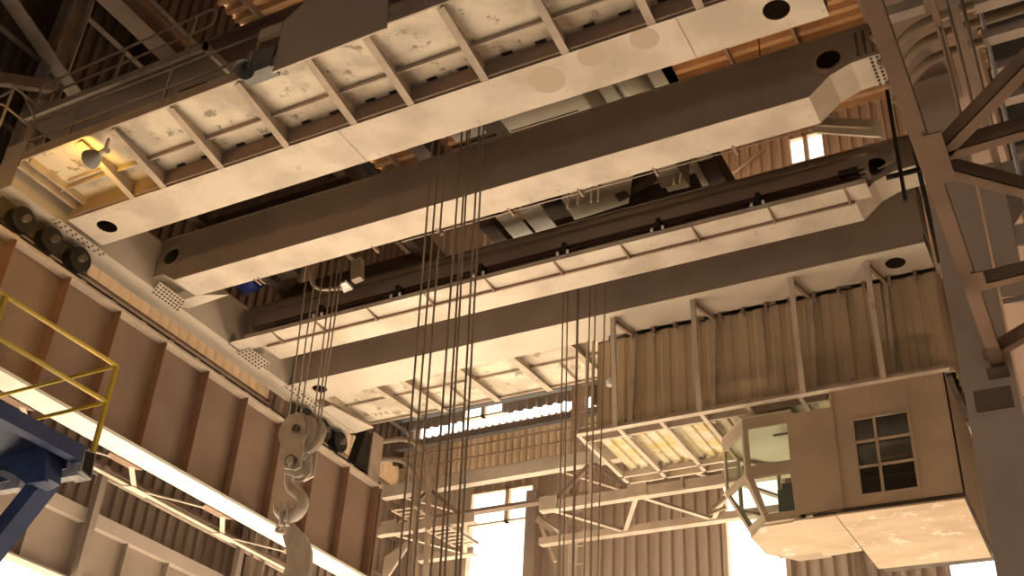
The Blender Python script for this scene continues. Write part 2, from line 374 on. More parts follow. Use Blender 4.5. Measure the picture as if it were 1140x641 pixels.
# ================================================================ THE CRANE
cr = thing('bridge_crane', 'huge four-girder overhead crane bridge spanning the hall', 'crane', (-11, 18.5, 15))
def girder(y0, y1, top, xl, xr, holes_bottom=(), holes_web=(), mweb='web', mbot='steel', label=None, haunch=False):
    """hollow box girder; underside at z = 15"""
    gr = MB(); x0, x1 = xl, xr
    hl = 15.28; hr = 15.54
    if haunch:
        prof = [(-19.85, hl), (-19.45, hl), (-19.02, 15), (-3.29, 15), (-2.86, 15.38), (-2.45, 15.53), (-1.75, 15.55)]
    else: prof = [(x0, 15), (x1, 15)]
    # web facing the camera with its holes, cut along the bottom profile
    def web(yy, th):
        if not haunch:
            gr.plate((x0, yy, 15.02), X_, Z_, -th, x1 - x0, top - 15.02, ()); return
        if holes_web:
            xs = [-19.02, -3.29]
            # end bays built around the holes
            gr.plate((-19.02, yy, 15.0), X_, Z_, -th, 15.73, top - 15.0, ())
            for (a, b, cx) in ((-19.85, -19.02, holes_web[0]), (-3.29, -1.75, holes_web[1])):
                r = .235; cz = 15.79; seg = 28; out = []; ring = []
                low = hl if a < -10 else None
                for k in range(seg):
                    t = 2 * math.pi * k / seg; c, q = math.cos(t), math.sin(t); ring.append((cx + c * r, cz + q * r))
                    m = 1e9
                    if c > 1e-6: m = min(m, (b - cx) / c)
                    if c < -1e-6: m = min(m, (a - cx) / c)
                    if q > 1e-6: m = min(m, (top - cz) / q)
                    # march down to the profile
                    if q < -1e-6:
                        s_ = 0.
                        while s_ < m:
                            xx = cx + c * s_; zz = cz + q * s_
                            pz = 15
                            for (p, pp), (n_, nn) in zip(prof, prof[1:]):
                                if p <= xx <= n_: pz = pp + (nn - pp) * (xx - p) / (n_ - p)
                            if zz <= pz: m = s_; break
                            s_ += .01
                    out.append((cx + c * m, cz + q * m))
                for cc in ((a, hl if a < -10 else 15), (b, 15 if a < -10 else 15.55), (b, top), (a, top)):
                    j = min(range(seg), key=lambda q: (out[q][0] - cc[0]) ** 2 + (out[q][1] - cc[1]) ** 2); out[j] = cc
                vs = []; fs = []
                for k in range(seg): vs += [(ring[k][0], yy, ring[k][1]), (out[k][0], yy, out[k][1]), (ring[k][0], yy + th, ring[k][1]), (out[k][0], yy + th, out[k][1])]
                for k in range(seg):
                    p = 4 * k; q = 4 * ((k + 1) % seg)
                    fs += [(p, q, q + 1, p + 1), (p + 2, p + 3, q + 3, q + 2), (p, p + 2, q + 2, q), (p + 1, q + 1, q + 3, p + 3)]
                gr.poly(vs, fs)
                # collar round the hole
                k1 = [(cx + math.cos(2 * math.pi * k / 28) * r, yy - .015, cz + math.sin(2 * math.pi * k / 28) * r) for k in range(28)]
                k2 = [(cx + math.cos(2 * math.pi * k / 28) * (r + .13), yy - .015, cz + math.sin(2 * math.pi * k / 28) * (r + .13)) for k in range(28)]
                gr.frame(k2, k1, (0, .02, 0))
        else:
            gr.prism([(x, yy, z) for x, z in prof] + [(prof[-1][0], yy, top), (prof[0][0], yy, top)], (0, th, 0))
    web(y0 + .01, .02)
    if haunch: gr.prism([(x, y1 - .03, z) for x, z in prof] + [(prof[-1][0], y1 - .03, top), (prof[0][0], y1 - .03, top)], (0, .02, 0))
    else: gr.box(x0, x1, y1 - .03, y1 - .01, 15.02, top)
    gr.box(prof[0][0], prof[-1][0], y0 - .02, y1 + .02, top, top + .03)
    gr.box(prof[0][0], prof[0][0] + .02, y0 + .04, y1 - .04, 15.3, top); gr.box(prof[-1][0] - .02, prof[-1][0], y0 + .04, y1 - .04, 15.6, top)
    body = gr.build('girder', mweb, cr, label)
    bt = MB()
    if haunch:
        for (a, za), (b, zb) in zip(prof, prof[1:]):
            bt.prism([(a, y0 - .02, za), (b, y0 - .02, zb), (b, y1 + .02, zb), (a, y1 + .02, za)], (0, 0, -.02))
    else:
        bt.plate((x0, y0, 15), X_, Y_, .02, x1 - x0, y1 - y0, [(a - x0, b - y0, r) for a, b, r in holes_bottom])
    bt.build('bottom_plate', mbot, body, 'pale dusty underside plate')
    return body
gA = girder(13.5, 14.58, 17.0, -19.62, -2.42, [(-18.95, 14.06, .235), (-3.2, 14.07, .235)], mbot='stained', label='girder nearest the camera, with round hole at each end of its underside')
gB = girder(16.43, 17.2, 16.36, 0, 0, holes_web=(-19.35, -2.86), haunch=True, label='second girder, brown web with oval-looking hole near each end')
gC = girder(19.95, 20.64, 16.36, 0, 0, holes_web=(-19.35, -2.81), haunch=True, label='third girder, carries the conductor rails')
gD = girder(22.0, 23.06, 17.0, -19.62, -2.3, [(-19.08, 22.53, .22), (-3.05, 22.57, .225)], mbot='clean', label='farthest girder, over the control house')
# weld seam lines on underside of A
for p in ((754, 24), (380, 150)):
    q = at(*p, 2, 15); MB().box(q.x - .012, q.x + .012, 13.5, 14.58, 14.992, 15).build('weld_seam', 'rib', gA)
# end carriages
for (x0, x1, lab) in ((-20.45, -19.8, 'left end carriage'), (-1.8, -1.05, 'right end carriage')):
    e = MB().box(x0, x1, 12.0, 25.3, 15.0, 16.3).build('end_carriage', 'clean', cr, lab)
    for y0 in (12.2, 22.8):
        for k in range(3):
            yy = y0 + .5 + k * .85
            xm = (x0 + x1) / 2
            MB().tube([(xm - .14, yy, 14.6), (xm - .1, yy, 14.6), (xm - .09, yy, 14.6), (xm + .09, yy, 14.6), (xm + .1, yy, 14.6), (xm + .14, yy, 14.6)], [.31, .31, .27, .27, .31, .31], 20).build('wheel', 'dark', e)
            MB().tube([(xm - .3, yy, 14.6), (xm + .28, yy, 14.6)], .09, 12).build('axle', 'mech', e)
        MB().box(x0 + .1, x0 + .16, y0, y0 + 2.7, 14.5, 15.0).build('wheel_bogie', 'mech', e)
# bolted splice plates
def splice(pts, z, nrows, ncols, m='steel', par=cr):
    a, b, c_, d = [V((x, y, z)) for x, y in pts]
    s_ = MB().prism([a, b, c_, d], (0, 0, .02)).build('splice_plate', m, par)
    few = z < 15.2
    bo = MB()
    for i in range(nrows):
        for j in range(ncols):
            u = (i + .5) / nrows; v = (j + .5) / ncols
            p = a.lerp(b, u).lerp(d.lerp(c_, u), v)
            if nrows * ncols * 0 == 0 and ncols in (9, 7) and nrows == 4:
                MB().tube([p + V((0, 0, -.025)), p + V((0, 0, .005))], .028, 6).build('bolt', 'mech', s_)
            else: bo.tube([p + V((0, 0, -.025)), p + V((0, 0, .005))], .028, 6)
    if bo.v: bo.build('bolt_field', 'mech', s_)['kind'] = 'stuff'
splice([(-19.95, 16.6), (-19.42, 16.35), (-19.42, 17.28), (-19.95, 17.6)], 14.97, 4, 9)
splice([(-19.95, 19.9), (-19.42, 19.85), (-19.42, 20.72), (-19.95, 20.9)], 14.97, 4, 7)
splice([(-19.98, 13.35), (-19.75, 13.35), (-19.75, 14.9), (-19.98, 14.9)], 14.975, 2, 9)
splice([(-19.98, 22.0), (-19.62, 22.0), (-19.62, 23.4), (-19.98, 23.4)], 14.975, 2, 9)
splice([(-2.15, 16.4), (-1.7, 16.4), (-1.7, 17.25), (-2.15, 17.25)], 15.52, 4, 8)
splice([(-1.95, 21.5), (-1.35, 21.5), (-1.35, 22.5), (-1.95, 22.5)], 14.97, 5, 5)
bo = MB()
for i in range(3):
    for j in range(7): bo.tube([(-2.3 + i * .14, 16.4, 15.68 + j * .09), (-2.3 + i * .14, 16.44, 15.68 + j * .09)], .025, 6)
bo.build('bolt_field', 'mech', gB)['kind'] = 'stuff'
# ---- walkway on the camera side of girder A
wa = MB()
WX0, WX1 = -19.4, -1.9
slots = []
wk = MB().box(WX0, WX1, 11.78, 13.48, 15.42, 15.44).build('walkway', 'deck', cr, 'camera-side walkway seen from below')
MB().box(WX0, WX1, 11.74, 11.78, 15.36, 15.62).build('kick_plate', 'rib', wk)
MB().box(WX0, WX1, 12.88, 12.92, 15.32, 15.42).build('stringer', 'rib', wk)
MB().box(WX0, WX1, 13.44, 13.5, 15.05, 15.42).build('seat_angle', 'brown', wk)
ribsA = [-18.4 + .0, -16.7, -15.08, -13.34, -11.65, -10.3, -8.65, -6.96, -5.27, -4.37, -2.7]
def rib(x, y0, y1, zin, zout, par, m='rib', wd=.16):
    """tapered bracket with a bottom flange; y0 = girder side, y1 = tip"""
    MB().prism([(x - .012, y0, zin), (x - .012, y1, zout), (x - .012, y1, 15.42), (x - .012, y0, 15.42)], (.024, 0, 0))\
        .prism([(x - wd / 2, y0, zin), (x + wd / 2, y0, zin), (x + wd / 2, y1, zout), (x - wd / 2, y1, zout)], (0, 0, -.015)).build('bracket', m, par)
for x in (-17.62,) + tuple(ribsA[1:]): rib(x, 13.5, 11.8, 15.02, 15.33, wk)
for a, b in zip(ribsA[1:], ribsA[2:]):
    for f_ in (.3, .72):
        xx = a + (b - a) * f_; MB().box(xx - .11, xx + .11, 13.35, 13.42, 15.405, 15.42).build('drain_slot', 'dark', wk)
# short wall-side end bay, angled edge trims
MB().box(-19.42, -19.34, 11.75, 13.5, 15.2, 15.44).build('end_trim', 'rib', wk)
MB().box(-19.15, -19.09, 11.8, 13.5, 15.25, 15.42).build('stringer', 'rib', wk)
MB().bar((-18.95, 12.75, 15.39), (-17.75, 12.75, 15.39), .05, .06).build('stringer', 'rib', wk)
# handrail of walkway A
def rail_run(pts, posts, z0, zt, zm, par, m, r=.028, name='handrail', loop=False):
    o = MB(); o.tube([(x, y, zt) for x, y in pts], r, 8)
    o.tube([(x, y, zm) for x, y in pts], r, 8); h = o.build(name, m, par)
    for x, y in posts: MB().bar((x, y, z0), (x, y, zt), .05, .05).build('post', m, h)
    return h
rail_run([(-19.36, 11.76), (-12.6, 11.76)], [(-19.34, 11.76), (-18.02, 11.76), (-15.3, 11.76), (-12.95, 11.76)], 15.4, 16.48, 15.92, wk, 'rib')
# rail that leads away to the left beyond the corner
rail_run([(-19.36, 11.76), (-19.36, 10.9), (-20.6, 10.3)], [(-19.36, 11.0), (-20.4, 10.4)], 15.4, 16.9, 16.3, wk, 'rib')
MB().tube([at(30, 100, 1, 11.2), at(22, 96, 1, 11.2), at(0, 108, 1, 11.2)], .03, 8).tube([at(22, 96, 1, 11.2), at(41, 137, 1, 11.76)], .03, 8).build('handrail_loop', 'rib', wk)
# ---- walkway on the far side of girder D
wd_ = MB().box(-19.3, -2.2, 23.06, 25.35, 15.3, 15.32).build('walkway', 'deck', cr, 'far-side walkway seen from below')
MB().box(-19.3, -2.2, 25.35, 25.4, 15.22, 15.5).build('kick_plate', 'rib', wd_)
MB().box(-19.3, -2.2, 24.1, 24.14, 15.22, 15.3).build('stringer', 'rib', wd_)
def ribD(x):
    MB().prism([(x - .012, 23.06, 15.02), (x - .012, 25.45, 15.2), (x - .012, 25.45, 15.3), (x - .012, 23.06, 15.3)], (.024, 0, 0))\
        .prism([(x - .1, 23.06, 15.02), (x + .1, 23.06, 15.02), (x + .1, 25.45, 15.2), (x - .1, 25.45, 15.2)], (0, 0, -.015)).build('bracket', 'rib', wd_)
for x in (-17.6, -16.65, -14.87, -13.2, -11.5, -9.7, -7.9, -6.1, -4.3): ribD(x)
MB().box(-19.45, -19.3, 23.1, 25.4, 15.1, 15.35).build('end_trim', 'rib', wd_)
for x in (-15.8, -12.3): MB().bar((x, 24.15, 15.25), (x, 25.35, 15.25), .05, .06).build('stringer', 'rib', wd_)
rail_run([(-19.3, 25.38), (-2.2, 25.38)], [(-19.2 + 1.7 * k, 25.38) for k in range(11)], 15.4, 16.5, 15.95, wd_, 'rib')
MB().prism([(-19.75, 23.5, 14.98), (-19.35, 23.5, 14.98), (-19.0, 25.2, 14.98), (-19.75, 25.3, 14.98)], (0, 0, .03)).build('corner_plate', 'clean', wd_)
# ---- conductor ledge on girder C
led = MB().box(-19.85, -2.95, 19.42, 19.93, 15.0, 15.025).box(-19.3, -2.95, 19.42, 19.44, 15.025, 15.12).build('conductor_ledge', 'steel', cr, 'pale ledge under the conductor rails')
for x in (-18.35, -16.95, -15.35, -13.65, -11.95, -10.12, -8.43, -6.74, -5.02, -3.4):
    MB().prism([(x - .02, 19.42, 14.99), (x - .02, 19.93, 14.9), (x - .02, 19.93, 15.0), (x - .02, 19.42, 15.0)], (.04, 0, 0)).build('ledge_bracket', 'brown', led)
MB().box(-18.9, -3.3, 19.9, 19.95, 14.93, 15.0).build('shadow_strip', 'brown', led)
cbm = MB().box(-19.3, -2.9, 19.7, 19.76, 15.5, 15.96).box(-19.3, -2.9, 19.62, 19.95, 15.94, 15.97).box(-19.3, -2.9, 19.62, 19.95, 15.48, 15.51).build('conductor_beam', 'web', cr, 'brown channel carrying the conductor rails')
for k in range(3):
    MB().tube([(-18.4, 19.5 + .06 * k, 15.36 - .075 * k), (-2.95, 19.5 + .06 * k, 15.42 - .075 * k)], .022, 8).build('conductor_rail', 'conductor', cbm)
for px, py in ((358, 347), (444, 326), (536, 303), (629, 279), (734, 254), (845, 228)):
    x = at(px, py, 1, 19.55).x
    b = MB().box(x - .05, x + .05, 19.45, 19.72, 15.14, 15.5).box(x - .16, x + .16, 19.44, 19.6, 15.2, 15.27).build('insulator_bracket', 'dark', cbm)
    MB().tube([(x - .13, 19.42, 15.14), (x - .13, 19.42, 15.22)], .035, 8).tube([(x + .13, 19.42, 15.14), (x + .13, 19.42, 15.22)], .035, 8).build('insulator', 'signwhite', b)
MB().box(-3.5, -3.1, 19.5, 19.7, 15.4, 15.55).build('current_collector', 'dark', cbm)
MB().prism([(-19.85, 17.24, 14.98), (-19.6, 17.6, 14.98), (-18.2, 17.5, 14.98), (-18.9, 17.2, 14.98)], (0, 0, .02)).build('end_gusset', 'steel', gB)
# cable loops at the right hole
for k in range(3):
    MB().tube([(-2.35 - .05 * k, 19.8, 16.3), (-2.28 - .04 * k, 19.75, 15.9), (-2.4 - .05 * k, 19.72, 15.6), (-2.7, 19.7, 15.5)], .015, 6).build('cable_loop', 'rib', cbm)
# small brackets under the far edge of girder B
for px, py in ((267, 297), (283, 305), (418, 277), (487, 255), (567, 233), (645, 212), (728, 188), (817, 164)):
    x = at(px, py, 2, 15).x
    MB().box(x - .025, x + .025, 17.16, 17.46, 14.97, 15.05).build('pipe_clip', 'brown', gB)
MB().tube([(-13.0, 17.36, 15.03), (-3.4, 17.36, 15.03)], .016, 6).build('conduit', 'rib', gB)
# hanger plates on the right carriage (dark ladder frame and struts near the right end)
lad = MB().bar((-2.2, 19.0, 16.9), (-2.2, 19.0, 14.0), .07, .1).bar((-1.95, 19.3, 16.9), (-1.95, 20.8, 13.6), .09, .09).bar((-2.5, 19.1, 14.75), (-1.7, 19.1, 14.75), .05, .1).build('collector_frame', 'dark', cr, 'dark hanger frame at the right end')
# light fitting on B's outer side right
fx = MB().prism([at(905, 130, 1, 19), at(980, 133, 1, 19), at(981, 152, 1, 19), at(908, 147, 1, 19)], (0, .06, 0)).build('cover_plate', 'box', cr)
MB().tube([at(908, 139, 1, 18.98), at(970, 142, 1, 18.98)], .035, 8).build('pipe', 'rib', fx)

# white-grey board and cabinet hung on walkway A's rail, floodlights
p = [at(303, 80, 1, 11.66), at(430, 31, 1, 11.66), at(432, -6, 1, 11.66), at(347, -6, 1, 11.66), at(316, 24, 1, 11.66)]
tag(MB().prism(p, (0, .04, 0)).build('equipment_board', 'board'), 'large grey-brown flat board hung on the outside of the near walkway rail', 'board')
p = [at(269, 85, 1, 11.7), at(301, 73, 1, 11.7), at(306, 50, 1, 11.7), at(276, 58, 1, 11.7)]
tag(MB().prism(p, (0, .3, 0)).build('switch_box', 'grey'), 'small dark grey box beside the large board on the near walkway', 'box')
p = [at(287, 44, 1, 11.7), at(312, 35, 1, 11.7), at(315, 24, 1, 11.7), at(290, 33, 1, 11.7)]
tag(MB().prism(p, (0, .1, 0)).build('cabinet', 'box'), 'small pale cabinet above the grey box beside the large board', 'cabinet')
p = [at(198, 110, 1, 11.9), at(230, 98, 1, 11.9), at(230, 90, 1, 11.9), at(200, 101, 1, 11.9)]
tag(MB().prism(p, (0, .3, 0)).build('junction_box', 'dark'), 'black open box behind the near walkway railing', 'box')
def floodlight(px, py, lit, label, s=1.0, z=15.2, tip=(1, 0)):
    c = at(px, py, 1, 11.98 if lit else 11.6)
    f = thing('floodlight', label, 'lamp', c)
    d = V((-.9, .12, .0)).normalized() if lit else V((.3, -.5, -.8)).normalized()
    # bell reflector opening along d
    pts = [c, c + d * .12 * s, c + d * .25 * s, c + d * .42 * s, c + d * .55 * s]
    o = MB(); o.tube(pts, [.09 * s, .10 * s, .17 * s, .26 * s, .29 * s], 20, cap=False)
    o.tube([q - d * .0 for q in pts[::-1]], [.275 * s, .245 * s, .155 * s, .085 * s, .07 * s], 20, cap=False)
    o.build('reflector', 'grey', f)
    MB().tube([c - d * .22 * s, c + d * .02 * s], [.1 * s, .1 * s], 14).build('housing', 'box', f)
    MB().bar(c - d * .1 * s, c - d * .1 * s + V((0, 0, .35)), .05, .05).build('bracket', 'rib', f)
    if lit:
        MB().tube([c + d * .2 * s, c + d * .44 * s], [.05, .07], 12).build('bulb', 'lampglow', f)
        l = bpy.data.lights.new('sodium_light', 'POINT'); l.energy = 45; l.color = (1, .56, .07); l.shadow_soft_size = .08
        lo = bpy.data.objects.new('sodium_light', l); C.objects.link(lo); lo.location = c + d * .62 * s + V((0, .0, -.05))
    return f
floodlight(114, 170, True, 'lit amber floodlight glowing under the left end of the near walkway', .75)
floodlight(277, 73, False, 'unlit bell-shaped floodlight beside the grey box on the near walkway', .7)

# catwalk high behind girder A at top left
cw = thing('upper_catwalk', 'railed steel catwalk high above the crane at top left', 'catwalk', (-20, 14.2, 19.3))
MB().box(-23.0, -16.8, 13.65, 14.75, 19.42, 19.45).build('deck_plate', 'siding_dark', cw)
MB().box(-23.0, -16.7, 13.55, 13.65, 19.3, 19.5).box(-23.0, -16.7, 14.75, 14.85, 19.3, 19.5).box(-16.8, -16.7, 13.55, 14.85, 19.3, 19.5).build('deck', 'rib', cw)
h = MB().tube([at(45, 108, 1, 13.58), at(45, 100, 1, 13.58), at(52, 94, 1, 13.58), at(236, 10.5, 1, 13.58), at(241, 12, 1, 13.58), at(240, 18, 1, 13.58), at(236, 27, 1, 13.58), at(228, 32, 1, 13.58), at(45, 109, 1, 13.58)], .032, 8).build('handrail', 'rib', cw)
for a, b in (((66, 88), (51, 125)), ((140, 54), (126, 93)), ((220, 18), (206, 59))):
    MB().bar(at(*a, 1, 13.6), at(*b, 1, 13.6), .05, .05).build('post', 'rib', h)

# ================================================================ TROLLEYS
mt = thing('main_trolley', 'main hoist trolley seen from below between the right halves of the girders', 'trolley', (-9.4, 18, 17.03))
MB().box(-12.6, -12.2, 13.9, 22.6, 17.1, 17.7).build('side_frame', 'mech', mt); MB().box(-6.7, -6.3, 13.9, 22.6, 17.1, 17.7).build('side_frame', 'mech', mt)
MB().box(-12.2, -6.7, 15.1, 15.5, 17.3, 17.8).build('cross_frame', 'mech', mt); MB().box(-12.2, -6.7, 21.0, 21.4, 17.3, 17.8).build('cross_frame', 'mech', mt)
MB().box(-10.15, -8.1, 16.35, 18.8, 17.05, 18.0).build('gear_case', 'box', mt, bevel=.04)
MB().box(-10.1, -8.4, 17.0, 17.03, 17.04, 17.05).build('casing_seam', 'dark', mt)
MB().box(-7.75, -7.4, 16.2, 18.9, 17.05, 17.9).build('gear_case', 'box', mt, bevel=.04)
MB().tube([(-7.2, 15.8, 17.55), (-7.2, 18.4, 17.55)], .42, 24).build('motor', 'box', mt)
MB().box(-6.62, -6.3, 15.6, 19.8, 17.08, 17.75).build('end_beam', 'box', mt)
MB().tube([(-11.9, 15.6, 17.9), (-9.2, 15.6, 17.9)], .5, 28).build('rope_drum', 'mech', mt)
MB().tube([(-11.2, 21.3, 17.9), (-9.2, 21.3, 17.9)], .5, 28).build('rope_drum', 'mech', mt)
for i, (x0, x1, w_) in enumerate(((-11.95, -11.4, .0), (-11.3, -10.72, .0))):
    MB().box(x0, x1, 19.7, 20.8, 17.0, 17.04).build('hatch_plate', 'signwhite', mt, 'bright pale hatch plate')
MB().box(-11.4, -10.6, 16.35, 16.8, 17.0, 17.05).build('hatch_plate', 'signwhite', mt)
for yy in (16.25, 16.9): MB().bar((-11.55, yy, 16.95), (-10.4, yy, 16.95), .05, .08).build('hatch_frame', 'mech', mt)
# angular pale casings seen between B and C
q = lambda *pp: [at(a, b, 2, 17.05) for a, b in pp]
MB().prism(q((640, 205), (706, 185), (700, 226), (640, 245), (625, 222)), (0, 0, .7)).build('brake_casing', 'box', mt)
MB().prism(q((722, 178), (745, 172), (768, 208), (744, 214)), (0, 0, .7)).build('brake_casing', 'box', mt)
MB().prism(q((769, 183), (776, 181), (789, 206), (782, 208)), (0, 0, .6)).build('end_beam', 'box', mt)
MB().tube([at(735, 196, 2, 17.3), at(755, 190, 2, 17.3)], .3, 20).build('coupling', 'box', mt)
for a, b in (((632, 232), (634, 200)), ((643, 228), (645, 205)), ((658, 226), (659, 208)), ((666, 224), (667, 206)), ((750, 205), (751, 195)), ((757, 203), (758, 193))):
    MB().tube([at(*a, 1, 19.0), at(*b, 1, 19.0)], .03, 8).build('hanger_rod', 'rib', mt)
for x0, y0 in ((-12.3, 16.4), (-10.9, 18.2), (-8.9, 20.2)):
    MB().bar((x0, y0, 17.1), (x0 + 1.2, y0, 17.5), .25, .3).build('bracing', 'mech', mt)
MB().box(-12.2, -6.7, 14.2, 22.4, 18.6, 18.66).build('deck', 'mech', mt)
for x in (-12.4, -6.5):
    for yy in (14.0, 22.5): MB().tube([(x - .12, yy, 17.3), (x + .12, yy, 17.3)], .28, 20).build('wheel', 'dark', mt)

ax = thing('auxiliary_trolley', 'auxiliary hoist trolley with grimy machinery at the left between the girders', 'trolley', (-16.5, 18.5, 16.4))
MB().box(-18.9, -18.6, 16.2, 20.9, 16.65, 17.2).box(-14.4, -14.1, 16.2, 20.9, 16.65, 17.2).box(-18.6, -14.4, 16.5, 16.8, 16.7, 17.1).box(-18.6, -14.4, 20.3, 20.6, 16.7, 17.1).build('frame', 'mech', ax)
MB().tube([(-18.0, 18.6, 17.3), (-15.3, 18.6, 17.3)], .48, 28).build('rope_drum', 'mech', ax)
MB().tube([(-19.9, 19.6, 16.95), (-19.2, 19.4, 16.95)], .3, 24).build('motor', 'bluemotor', ax, 'blue electric motor')
MB().box(-18.5, -17.9, 17.6, 19.6, 16.75, 17.6).build('gear_case', 'mech', ax, bevel=.03)
MB().tube([(-15.2, 17.2, 16.95), (-15.2, 18.2, 16.95)], .33, 20).build('motor', 'mech', ax)
MB().tube([(-14.9, 15.4, 16.9), (-14.2, 15.9, 16.9)], .3, 20).build('sheave', 'mech', ax)
for k in range(5): MB().bar((-18.9 + .85 * k, 17.3 + .1 * k, 16.6), (-18.3 + .85 * k, 18.2 + .1 * k, 16.7), .12, .18).build('bracing', 'rib', ax)
MB().bar(at(398, 290, 1, 19.0), at(398, 312, 1, 19.0), .28, .2).build('cable_trunk', 'rib', ax)
tb = [at(345, 303, 1, 18.9), at(347, 314, 1, 18.9), at(354, 321, 1, 18.9), at(366, 322, 1, 18.9), at(380, 321, 1, 18.9)]
MB().tube(smooth(tb), .045, 8).build('bent_pipe', 'steel', ax)
MB().box(-18.6, -14.4, 16.5, 20.6, 17.9, 17.95).build('deck', 'dark', ax)
lp = at(386, 320, 1, 19.0)
wl_ = MB().prism([at(378, 317, 2, lp.z), at(385, 314, 2, lp.z), at(393, 322, 2, lp.z), at(383, 326, 2, lp.z)], (0, 0, .06)).build('work_light', 'signwhite', ax, 'small white-faced work light')

# ================================================================ ROPES, HOOKS
def rope(a, b, y, label, group, r=.018, ytop=None):
    """a, b: pixels on the rope at two heights; straight line in plane y"""
    p = at(*a, 1, y); q_ = at(*b, 1, y); d = (q_ - p)
    top = p + d * ((17.4 - p.z) / d.z) if ytop is None else p
    bot = p + d * ((GZ - p.z) / d.z) if ytop is None else q_
    return tag(MB().tube([top, bot], r, 8).build('wire_rope', 'rope'), label, 'rope', group)
tops = (469, 477, 485, 502, 509.5, 513, 524, 529); bots = (455.6, 464, 472, 490, 499, 503.5, 515, 520)
for a, b in zip(tops, bots): rope((a, 320), (b, 490), 15.6, 'long steel wire rope hanging in front of the brown girder web, centre left', 'front main hoist ropes', .021)
for a, b, r in ((627, 624.5, .019), (632, 629.5, .019), (643.6, 640.4, .032), (657, 653.4, .018), (663, 660, .018), (674, 669.3, .018)):
    rope((a, 320), (b, 490), 21.3, 'steel wire rope of the farther bundle hanging left of the corrugated house', 'rear main hoist ropes', r)
HB = 18.5
for a, b in (((344, 285), (322, 462)), ((354, 285), (329, 462)), ((363, 285), (335, 458)), ((372, 283), (349, 470)), ((378, 282), (353, 472)), ((383, 281), (356, 474))):
    rope(a, b, HB, 'steel wire rope reeved down to the crane hook block', 'auxiliary hoist ropes', .02, ytop=1)
# hook block
hb = thing('hook_block', 'crane hook block with two sheaves and a forged hook, lower left centre', 'hook block', at(330, 540, 1, HB))
def pr(pts, yy): return [at(a, b, 1, yy) for a, b in pts]
sp = [(322, 462), (331, 458), (338, 462), (340, 470), (337, 500), (334, 520), (328, 523), (316, 521), (313, 515), (312, 490), (314, 470)]
MB().prism(pr(sp, HB - .25), (0, .05, 0)).build('side_plate', 'hook', hb, bevel=.01)
MB().prism([p_ + V((0, .5, 0)) for p_ in pr(sp, HB - .25)], (0, .05, 0)).build('side_plate', 'hook', hb, bevel=.01)
def disc(cx, cy, yy, r, th, name, m, par, n=32, groove=True):
    c = at(cx, cy, 1, yy)
    pts = [c, c + V((0, th * .25, 0)), c + V((0, th * .5, 0)), c + V((0, th * .75, 0)), c + V((0, th, 0))]
    return MB().tube(pts, [r, r * .97, r * .9 if groove else r, r * .97, r], n).build(name, m, par)
disc(327, 478, HB - .18, .43, .12, 'sheave', 'hook', hb); disc(342, 484, HB + .02, .45, .12, 'sheave', 'hook', hb); disc(336, 481, HB - .05, .43, .05, 'sheave', 'hook', hb)
disc(328, 476, HB - .36, .10, .1, 'pin', 'mech', hb, 6, False); disc(322, 512, HB - .40, .14, .12, 'pin', 'mech', hb, 20, False); disc(322, 512, HB - .43, .10, .03, 'pin_cap', 'hook', hb, 20, False)
# swivel shank + J hook: tapering tube
hk = [(323, 518), (321.5, 530), (322, 540), (326, 546), (333, 550), (337, 557), (335, 566), (328, 573), (319, 575), (311, 571), (307, 563), (306, 555)]
MB().tube(smooth([at(a, b, 1, HB) for a, b in hk], 2), [x_ * .82 for x_ in (.14, .14, .13, .13, .13, .14, .14, .15, .16, .165, .17, .175, .18, .185, .19, .18, .17, .15, .13, .11, .08, .05, .03)], 14).build('hook', 'hook', hb)
MB().tube([at(a, b, 1, HB) for a, b in ((338, 512), (341, 505), (345, 508), (345, 527), (338, 534), (329, 533))], .04, 8).build('latch_bar', 'hook', hb)
MB().prism(pr([(318, 520), (333, 522), (336, 528), (330, 531), (319, 527)], HB - .15), (0, .3, 0)).build('crosshead', 'hook', hb, bevel=.01)
sh = thing('shackle', 'steel shackle hanging in the crane hook', 'shackle', at(316, 585, 1, HB))
MB().tube([at(a, b, 1, HB - .2) for a, b in ((313, 585), (313, 571), (315, 562), (320, 560), (322, 571), (320, 585))], .05, 10).build('bow', 'hook', sh)
MB().tube([at(a, b, 1, HB - .1) for a, b in ((308, 590), (311, 584), (317, 583), (320, 588), (316, 593), (310, 592), (308, 590))], .05, 10).build('pin_ring', 'hook', sh)
lh = MB().prism(pr([(318, 583), (324, 580), (333, 590), (340, 597), (345, 612), (345, 628), (342, 650), (330, 672), (310, 682), (296, 680), (296, 668), (306, 655), (314, 640), (319, 625), (318, 610), (314, 596), (311, 588)], HB + .05), (0, .12, 0)).build('ladle_hook', 'hook', bevel=.015)
tag(lh, 'broad flat curved ladle hook hanging from the shackle at the bottom edge', 'hook')

# ================================================================ CONTROL HOUSE UNDER THE CRANE
eh = thing('control_house', 'sand coloured corrugated house slung under the right half of the crane', 'control house', (-6.5, 24.5, 12.1))
MB().corr((-10.7, 23.2, 12.4), X_, Z_, -Y_, 8.4, 2.55, .4, .035, .62).build('front_wall', 'house', eh)
MB().corr((-10.7, 23.2, 12.4), Y_, Z_, X_, 2.4, 2.55, .355, .05, .4).build('end_wall', 'house', eh)
MB().corr((-2.3, 23.2, 12.4), Y_, Z_, X_, 2.4, 2.55, .355, .05, .4).build('end_wall', 'house', eh)
MB().corr((-10.7, 25.6, 12.4), X_, Z_, Y_, 8.4, 2.55, .355, .05, .4).build('rear_wall', 'house', eh)
MB().box(-10.7, -2.3, 23.2, 25.6, 14.95, 15.0).build('roof_plate', 'mech', eh)
fp = MB().corr((-10.7, 23.25, 12.33), X_, Y_, -Z_, 5.9, 2.35, .3, .05, .45)
MB().box(-4.8, -2.35, 23.25, 25.6, 12.3, 12.33).build('floor_plate', 'mech', eh)
